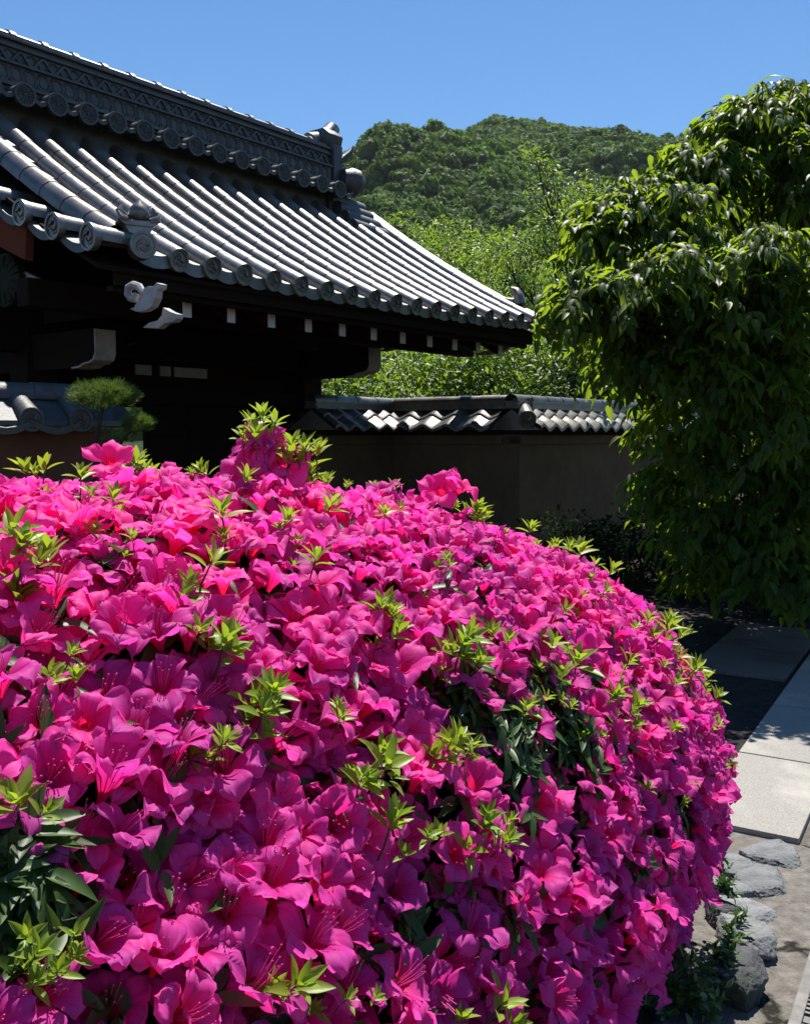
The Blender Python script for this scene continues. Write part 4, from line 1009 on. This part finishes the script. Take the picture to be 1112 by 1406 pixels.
# Poisson-like sampling of flower sites over the whole mound
vis_m = (facing > -.12) & (PZ > .15) & (PX > -260) & (PX < 1400) & (PY < 1750)
order = rng.choice(len(Gs), 60000, p=As_ / As_.sum(), replace=False)
cell = {}; keep = []
for i in order:
    p = Gs[i]
    if p[2] < .14: continue
    d0 = .0325 if vis_m[i] else .075
    g = sum(max(0, 1 - np.linalg.norm(p - c) / (r * 1.5)) for c, r in gapc)
    nz = mnoise.noise(Vector(p) * 5.5) * .5 + mnoise.noise(Vector(p) * 2.2 + Vector((9, 0, 0))) * .4
    side = max(0, .75 - Ns[i][2]) * .5
    if g > .55 or nz > .66 - side * .5: continue
    if p[2] < .30 and random.random() < .5: continue
    d0 *= 1 + side * .25
    key = tuple(np.floor(p / .05).astype(int)); ok = True
    for dx in (-2, -1, 0, 1, 2):
        for dy in (-2, -1, 0, 1, 2):
            for dz_ in (-2, -1, 0, 1, 2):
                for q in cell.get((key[0] + dx, key[1] + dy, key[2] + dz_), ()):
                    if np.sum((Gs[q] - p) ** 2) < d0 * d0: ok = False; break
                if not ok: break
            if not ok: break
        if not ok: break
    if ok: cell.setdefault(key, []).append(i); keep.append(i)
keep = np.array(keep)
n = len(keep)
Pf_ = Gs[keep] + Ns[keep] * rng.uniform(-.045, .020, n)[:, None]
ax = Ns[keep] * .75 + np.array([0, 0, .38]) + unit(n) * .44
side = np.cross(ax, unit(n)); Rf = frames(side, ax)     # third column = axis
Sf = rng.uniform(.034, .051, n); Wf = rng.choice(len(OPEN), n, p=[.09, .09, .08, .08, .07, .08, .08, .05, .03, .07, .06, .07, .05, .07, .015, .015])
fx, fy, fd = proj(Pf_); infr = vis_m[keep] & (fx > -40) & (fx < 1150) & (fy < 1450)
big = np.where(infr, Sf / np.maximum(fd, .2), 0)
top100 = np.argsort(-big)[:100]; rest = np.setdiff1d(np.arange(n), top100)
def to_mesh(nm, tp):
    V, F, A = tp; A = dict(A); A['rnd'] = A.pop('rv'); return mesh_np(nm, V, F, M['petal'], True, A)
bl_me = [to_mesh('blossom', t) for t in HI]
st = MB()
for k in range(6):
    a = 2 * pi * k / 6; l = 1.0 if k else 1.35
    st.tube([(0, 0, -.6), (.06 * cos(a), .06 * sin(a), -.1), (.13 * cos(a) + .06, .13 * sin(a), .35 * l), (.17 * cos(a) + .16, .17 * sin(a), .62 * l)], [.012, .012, .011, .010], 5)
    st.lathe([(.012, -.02), (.026, 0), (.012, .025)], (.17 * cos(a) + .16, .17 * sin(a), .62 * l), (0, .3, 1), 6)
st_me = st.mesh('stamens', M['stamen'], True)
def mat4(Rm, p, s):
    m4 = Matrix.Identity(4)
    for a in range(3):
        for b in range(3): m4[a][b] = float(Rm[a][b]) * s
        m4[a][3] = float(p[a])
    return m4
for i in top100:
    o = link('blossom', bl_me[Wf[i]], azalea); o.matrix_local = mat4(Rf[i], Pf_[i] - AZ, Sf[i]); link('stamens', st_me, o)
def stuffed(idx, tps, nm):
    V, F, A = batch(tps, Wf[idx], Pf_[idx] - AZ, Rf[idx], Sf[idx], {'r2': rng.random(len(idx))})
    return {'rad': A['rad'], 'blotch': A['blotch'], 'tv': A['tv'], 'rnd': (A['rv'] + A['r2']) % 1}, V, F
ia = rest[vis_m[keep][rest]]; ib = rest[~vis_m[keep][rest]]
A1_, V1, F1 = stuffed(ia, MID, ''); A2_, V2, F2 = stuffed(ib, LO, '')
o = link('blossoms', mesh_np('blossoms', np.concatenate([V1, V2]), np.concatenate([F1, F2 + len(V1)]), M['petal'], True, {k: np.concatenate([A1_[k], A2_[k]]) for k in A1_}), azalea); o['kind'] = 'stuff'
# stamens of the other visible blossoms
stv = np.array([v.co[:] for v in st_me.vertices]); 
# old leaves: dark rosettes just below the blossoms, thicker in the gaps
nl = 22000
pi_ = rng.choice(len(Gs), nl, p=(As_ * np.where(vis_m, 1.6, .6)) / (As_ * np.where(vis_m, 1.6, .6)).sum())
off = rng.uniform(-.09, -.005, nl)
Pl = Gs[pi_] + Ns[pi_] * off[:, None]
okl = Pl[:, 2] > .05; Pl = Pl[okl]; Nl = Ns[pi_][okl]; nl = len(Pl)
ros = rng.integers(0, nl // 5, nl); Pr = Pl[ros] + unit(nl) * .006; Nr = Nl[ros]
az_ = rng.random(nl) * 2 * pi; tang = np.cross(Nr, unit(nl)); Dl = tang / np.linalg.norm(tang, axis=1, keepdims=True) + Nr * rng.uniform(.05, .8, nl)[:, None]
LT_az = [leaf_tpl(.36, 6, 3, .25, .18), leaf_tpl(.40, 6, 3, .35, .30), leaf_tpl(.33, 6, 3, .2, .05)]
V, F, A = batch(LT_az, rng.integers(0, 3, nl), Pr - AZ, frames(Dl, Nr + np.array([0, 0, .4]) + unit(nl) * .2), rng.uniform(.035, .060, nl), {'rnd': rng.random(nl)})
link('old_leaves', mesh_np('old_leaves', V, F, M['oldleaf'], True, A), azalea)
# more leaves filling the leafy gaps
Pg, Ng = [], []
for c, r in gapc:
    dd = np.linalg.norm(Gs - c, axis=1); idx = np.where(dd < r * 1.25)[0]
    for q in rng.choice(idx, int(260 * r / .1 * max(r, .06) / .1)): Pg.append(Gs[q] + Ns[q] * rng.uniform(-.07, .012)); Ng.append(Ns[q])
Pg, Ng = np.array(Pg), np.array(Ng); ok = Pg[:, 2] > .05; Pg, Ng = Pg[ok], Ng[ok]; ng = len(Pg)
ros = rng.integers(0, ng // 5, ng); Pg, Ng = Pg[ros] + unit(ng) * .005, Ng[ros]
tang = np.cross(Ng, unit(ng)); Dg = tang / np.linalg.norm(tang, axis=1, keepdims=True) + Ng * rng.uniform(.0, .7, ng)[:, None] + np.array([0, 0, .15])
V, F, A = batch(LT_az, rng.integers(0, 3, ng), Pg - AZ, frames(Dg, Ng + np.array([0, 0, .6]) + unit(ng) * .25), rng.uniform(.030, .056, ng), {'rnd': rng.random(ng)})
link('gap_leaves', mesh_np('gap_leaves', V, F, M['oldleaf'], True, A), azalea)
# twigs inside
tw = MB(); base = Vector((0, 0, .05))
for k in range(70):
    i = int(rng.integers(0, len(Gs)))
    if Gs[i][2] < .3: continue
    e = Vector(Gs[i] - AZ - Ns[i] * .06); s = Vector((e.x * .45, e.y * .45, .05)); limb(tw, s, e, .014, .004, .12, 6, k)
tw.obj('stems', M['bark'], azalea, True)
# dense dark inside of the bush
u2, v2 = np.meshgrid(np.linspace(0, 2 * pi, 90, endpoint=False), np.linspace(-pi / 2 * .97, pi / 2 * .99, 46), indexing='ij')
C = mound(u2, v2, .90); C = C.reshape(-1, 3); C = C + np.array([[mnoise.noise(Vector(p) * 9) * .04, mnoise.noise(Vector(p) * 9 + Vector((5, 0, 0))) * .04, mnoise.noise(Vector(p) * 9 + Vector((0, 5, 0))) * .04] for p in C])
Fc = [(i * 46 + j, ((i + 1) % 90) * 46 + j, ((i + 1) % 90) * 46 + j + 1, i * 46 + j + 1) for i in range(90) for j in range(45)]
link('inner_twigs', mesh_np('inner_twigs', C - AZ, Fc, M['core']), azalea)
# fresh shoots: rosettes of bright young leaves
def shoot_tpl(seed, nlv, spread, L0):
    rs = np.random.default_rng(seed); P, D, Nn, S = [], [], [], []
    for k in range(nlv):
        a = k * 2.4 + rs.normal() * .25; q = k / nlv; up = .55 + 1.9 * q + rs.normal() * .2
        h = .012 + .030 * q
        D.append((cos(a) * spread, sin(a) * spread, up)); P.append((.003 * cos(a), .003 * sin(a), h)); Nn.append((-cos(a) * up * .8, -sin(a) * up * .8, 1.0 + .2)); S.append(L0 * (1.05 - .45 * q) * rs.uniform(.8, 1.15))
    P, D, Nn, S = map(np.array, (P, D, Nn, S))
    V, F, A = batch([leaf_tpl(.31, 7, 3, .30, .12, -.5), leaf_tpl(.34, 7, 3, .22, .22, -.4)], rs.integers(0, 2, nlv), P, frames(D, Nn), S, {'rnd': np.clip(.25 + .6 * rs.random(nlv) + .1, 0, 1)})
    return V, F, A
SH = [shoot_tpl(40 + i, n0, s0, l0) for i, (n0, s0, l0) in enumerate([(9, 1.05, .062), (7, .9, .066), (11, 1.15, .056), (8, .8, .062), (6, 1.0, .054), (10, .75, .064)])]
def shoot_mesh(tp):
    V, F, A = tp; return mesh_np('leaf_shoot', V, F, M['newleaf'], True, A)
sh_me = [shoot_mesh(t) for t in SH]
stm = MB(); stm.tube([(0, 0, -.05), (.004, 0, -.02), (0, 0, .03)], [.0026, .0022, .0016], 6); stem_me = stm.mesh('stem', M['coverleaf'], True)
SPX = [(20, 790, 1.3), (40, 810, 1), (262, 900, 1.05), (285, 925, .9), (272, 815, 1.1), (355, 985, 1.3), (345, 1005, 1), (418, 800, .9), (520, 868, 1.2), (530, 885, 1), (612, 912, 1.3), (630, 930, 1), (598, 1040, 1.1), (620, 1050, .9), (300, 742, 1), (470, 692, .9), (662, 690, 1.2), (650, 705, 1), (790, 772, 1.2), (815, 782, 1.3), (775, 765, 1.1), (830, 800, 1), (872, 868, 1.2), (900, 880, 1.4), (925, 885, 1.2), (890, 925, 1.1), (930, 935, 1.4), (955, 945, 1.2), (915, 905, 1.1), (845, 985, 1), (770, 935, 1.2), (820, 965, 1), (760, 980, 1), (800, 1020, .9), (640, 1150, 1.1), (655, 1170, .9), (478, 1082, 1.1), (500, 1070, 1.2), (50, 1350, .8), (25, 1335, .75), (80, 1310, .7), (370, 1372, .85), (440, 1385, .7), (650, 1395, 1), (185, 652, 1.1), (200, 640, .9), (60, 645, 1), (40, 648, .8), (420, 618, 1.4), (400, 610, 1.2), (435, 625, 1.1), (510, 1162, .9), (785, 835, 1), (800, 815, 1.1), (868, 1092, .9), (282, 1050, 1), (722, 745, .9), (540, 672, .8), (440, 730, .9), (15, 1140, 1.1), (110, 690, .8), (735, 905, 1), (700, 990, .8), (680, 900, .8), (960, 1010, .9), (985, 960, .9), (930, 1085, .8), (975, 1060, .7), (560, 1165, .8), (330, 690, .9), (265, 632, .8), (230, 628, .7), (515, 655, .7), (610, 665, .7), (380, 745, .8), (150, 720, .7), (600, 800, .7), (900, 1010, .7), (520, 735, .7), (180, 770, .7), (90, 925, .8), (450, 1010, .8), (840, 925, .9), (745, 770, .9)]
taken = 0
for i, (x, y, s) in enumerate(SPX[:92]):
    j = at_px(x, y); p = Gs[j] + Ns[j] * .028; axs = Ns[j] * .55 + np.array([0, 0, .75]) + unit(1)[0] * .30
    Rr = frames(np.cross(axs, unit(1)[0])[None], axs[None])[0]
    o = link('leaf_shoot', sh_me[i % len(sh_me)], azalea); o.matrix_local = mat4(Rr, p - AZ, s * .60 * random.uniform(.55, 1.25)); link('stem', stem_me, o)
xs = []
for i, (x, y, s) in enumerate(SPX):
    for q in range(random.choice((1, 2, 2, 3))):
        j = at_px(x + random.gauss(0, 16), y + random.gauss(0, 14)); p = Gs[j] + Ns[j] * random.uniform(-.01, .03); axs = Ns[j] * .7 + np.array([0, 0, .6]) + unit(1)[0] * .5
        xs.append((p - AZ, frames(np.cross(axs, unit(1)[0])[None], axs[None])[0], s * random.uniform(.34, .60)))
V, F, A = batch(SH, rng.integers(0, len(SH), len(xs)), np.array([e[0] for e in xs]), np.array([e[1] for e in xs]), np.array([e[2] for e in xs]), {'r2': rng.random(len(xs))})
o = link('side_shoots', mesh_np('side_shoots', V, F, M['newleaf'], True, {'rnd': np.clip(A['rnd'] * .6 + A['r2'] * .5 - .1, 0, 1)}), azalea); o['kind'] = 'stuff'
# taller sprig standing above the top of the bush with a few blossoms
def sprig(px, py, depth, s, k):
    p = px2w(px, py, depth); axs = np.array([.0, -.1, 1.0]) + unit(1)[0] * .25; Rr = frames(np.cross(axs, unit(1)[0])[None], axs[None])[0]
    o = link('leaf_shoot', sh_me[k], azalea); o.matrix_local = mat4(Rr, p - AZ, s * .72); link('stem', stem_me, o)
j = at_px(375, 640); dj = Gs[j][1] - .10
for q in [(345, 575, .85, 0), (362, 566, .95, 2), (378, 572, .8, 1), (335, 590, .7, 1), (352, 590, .8, 5), (372, 590, .8, 3), (405, 606, 1.0, 2), (420, 610, .95, 0), (436, 612, .8, 5), (395, 622, .9, 1), (412, 628, .9, 3), (345, 610, .8, 3), (380, 612, .7, 4)]: sprig(q[0], q[1] + 20, dj + random.uniform(-.05, .05), q[2], q[3])
tw = MB()
for (x, y) in ((355, 575), (405, 605), (378, 590)):
    e = px2w(x, y + 20, dj) - AZ; b = px2w(380, 665, dj + .03) - AZ; limb(tw, b, e, .004, .0025, .1, 6, x)
tw.obj('tall_twigs', M['coverleaf'], azalea, True)
ex = []
for (x, y, s, d) in [(340, 606, .036, (-.6, -.5, .5)), (370, 610, .036, (.5, -.7, .4)), (360, 622, .040, (-.1, -.9, .5)), (376, 628, .048, (.6, -.6, .6)), (335, 650, .056, (-.2, -.8, .6)), (352, 632, .048, (-.5, -.7, .4)), (390, 640, .050, (.4, -.8, .6)),
                     (605, 672, .050, (-.2, -.9, .6)), (633, 668, .046, (.5, -.4, .8)), (525, 672, .040, (.0, -.3, 1)), (150, 632, .040, (.1, -.8, .6))]:
    jj = at_px(x, max(y, 645)); p = px2w(x, y, min(Gs[jj][1], dj) if x < 400 and x > 330 else Gs[jj][1] - .05); ax1 = np.array(d)
    ex.append((p, frames(np.cross(ax1, unit(1)[0])[None], ax1[None])[0], s))
V, F, A = batch(MID, rng.integers(0, 7, len(ex)), np.array([e[0] for e in ex]) - AZ, np.array([e[1] for e in ex]), np.array([e[2] for e in ex]), {'r2': rng.random(len(ex))})
o = link('blossoms', mesh_np('blossoms', V, F, M['petal'], True, {'rad': A['rad'], 'blotch': A['blotch'], 'tv': A['tv'], 'rnd': (A['rv'] + A['r2']) % 1}), azalea); o['kind'] = 'stuff'

# ground cover at the foot of the bush, right side
P = []
while len(P) < 6500:
    a = rng.uniform(-1.9, 1.95); b = rng.uniform(-.32, .02 + (.07 if a > 1.3 else 0)); hgt = rng.uniform(0, 1)
    x = pv * (a0_ + a) + qv * (b0_ + B_ + b * .8 - .10 - .10 * max(0, abs(a) / 2) ** 2 * 4)
    P.append((x[0], x[1], .04 + hgt * (.30 - .25 * max(0, b + .20) / .22)))
for (x, y, r_, k_n) in ((985, 1195, .05, 90), (1003, 1292, .04, 70), (985, 1320, .06, 120), (960, 1350, .08, 150), (1015, 1262, .025, 50), (940, 1385, .1, 300), (992, 1225, .04, 100)):
    c = ground(x, y, .08)
    for q in range(k_n):
        u = unit(1)[0] * r_ * random.random() ** .5; P.append((c[0] + u[0], c[1] + u[1], .08 + abs(u[2])))
P = np.array(P); n = len(P)
ros = rng.permutation(n)[:n // 6][rng.integers(0, n // 6, n)]; Pg = P[ros] + unit(n) * .010
V, F, A = batch([leaf_tpl(.5, 4, 3, .2, .15)], np.zeros(n, int), Pg, frames(unit(n) + np.array([.3, -.2, .5]), np.array([.2, -.2, .8]) + unit(n) * .5), rng.uniform(.018, .036, n), {'rnd': rng.random(n)})
tag(link('ground_cover', mesh_np('ground_cover', V, F, M['coverleaf'], True, A)), 'small green leaves creeping over the bed edge below the azalea', 'ground cover', None, 'stuff')
# soil bed under the bush
u2 = np.linspace(0, 2 * pi, 60, endpoint=False); V = []; 
for s, z in ((.98, .01), (.93, .08), (.5, .14), (.02, .16)):
    pt = mound(u2, np.zeros(60), s); V += [(p[0], p[1], z) for p in pt]
F = [(i * 60 + j, i * 60 + (j + 1) % 60, (i + 1) * 60 + (j + 1) % 60, (i + 1) * 60 + j) for i in range(3) for j in range(60)]
o = link('flower_bed', mesh_np('flower_bed', V, F, M['soil'])); o['kind'] = 'structure'

# ------------------------------------------------------------------ haze
hm = bpy.data.meshes.new('haze'); b_ = MB().box((0, 350, 149), (1400, 1700, 300)); hm.from_pydata(b_.v, [], b_.f)
m, n, out = newmat('haze'); pvn = N(n, 'ShaderNodeVolumePrincipled', Density=.00005); pvn.inputs['Color'].default_value = (.80, .88, 1, 1); pvn.inputs['Anisotropy'].default_value = .2
n.links.new(pvn.outputs[0], out.inputs['Volume']); hm.materials.append(m)
o = link('haze', hm); o['kind'] = 'stuff'
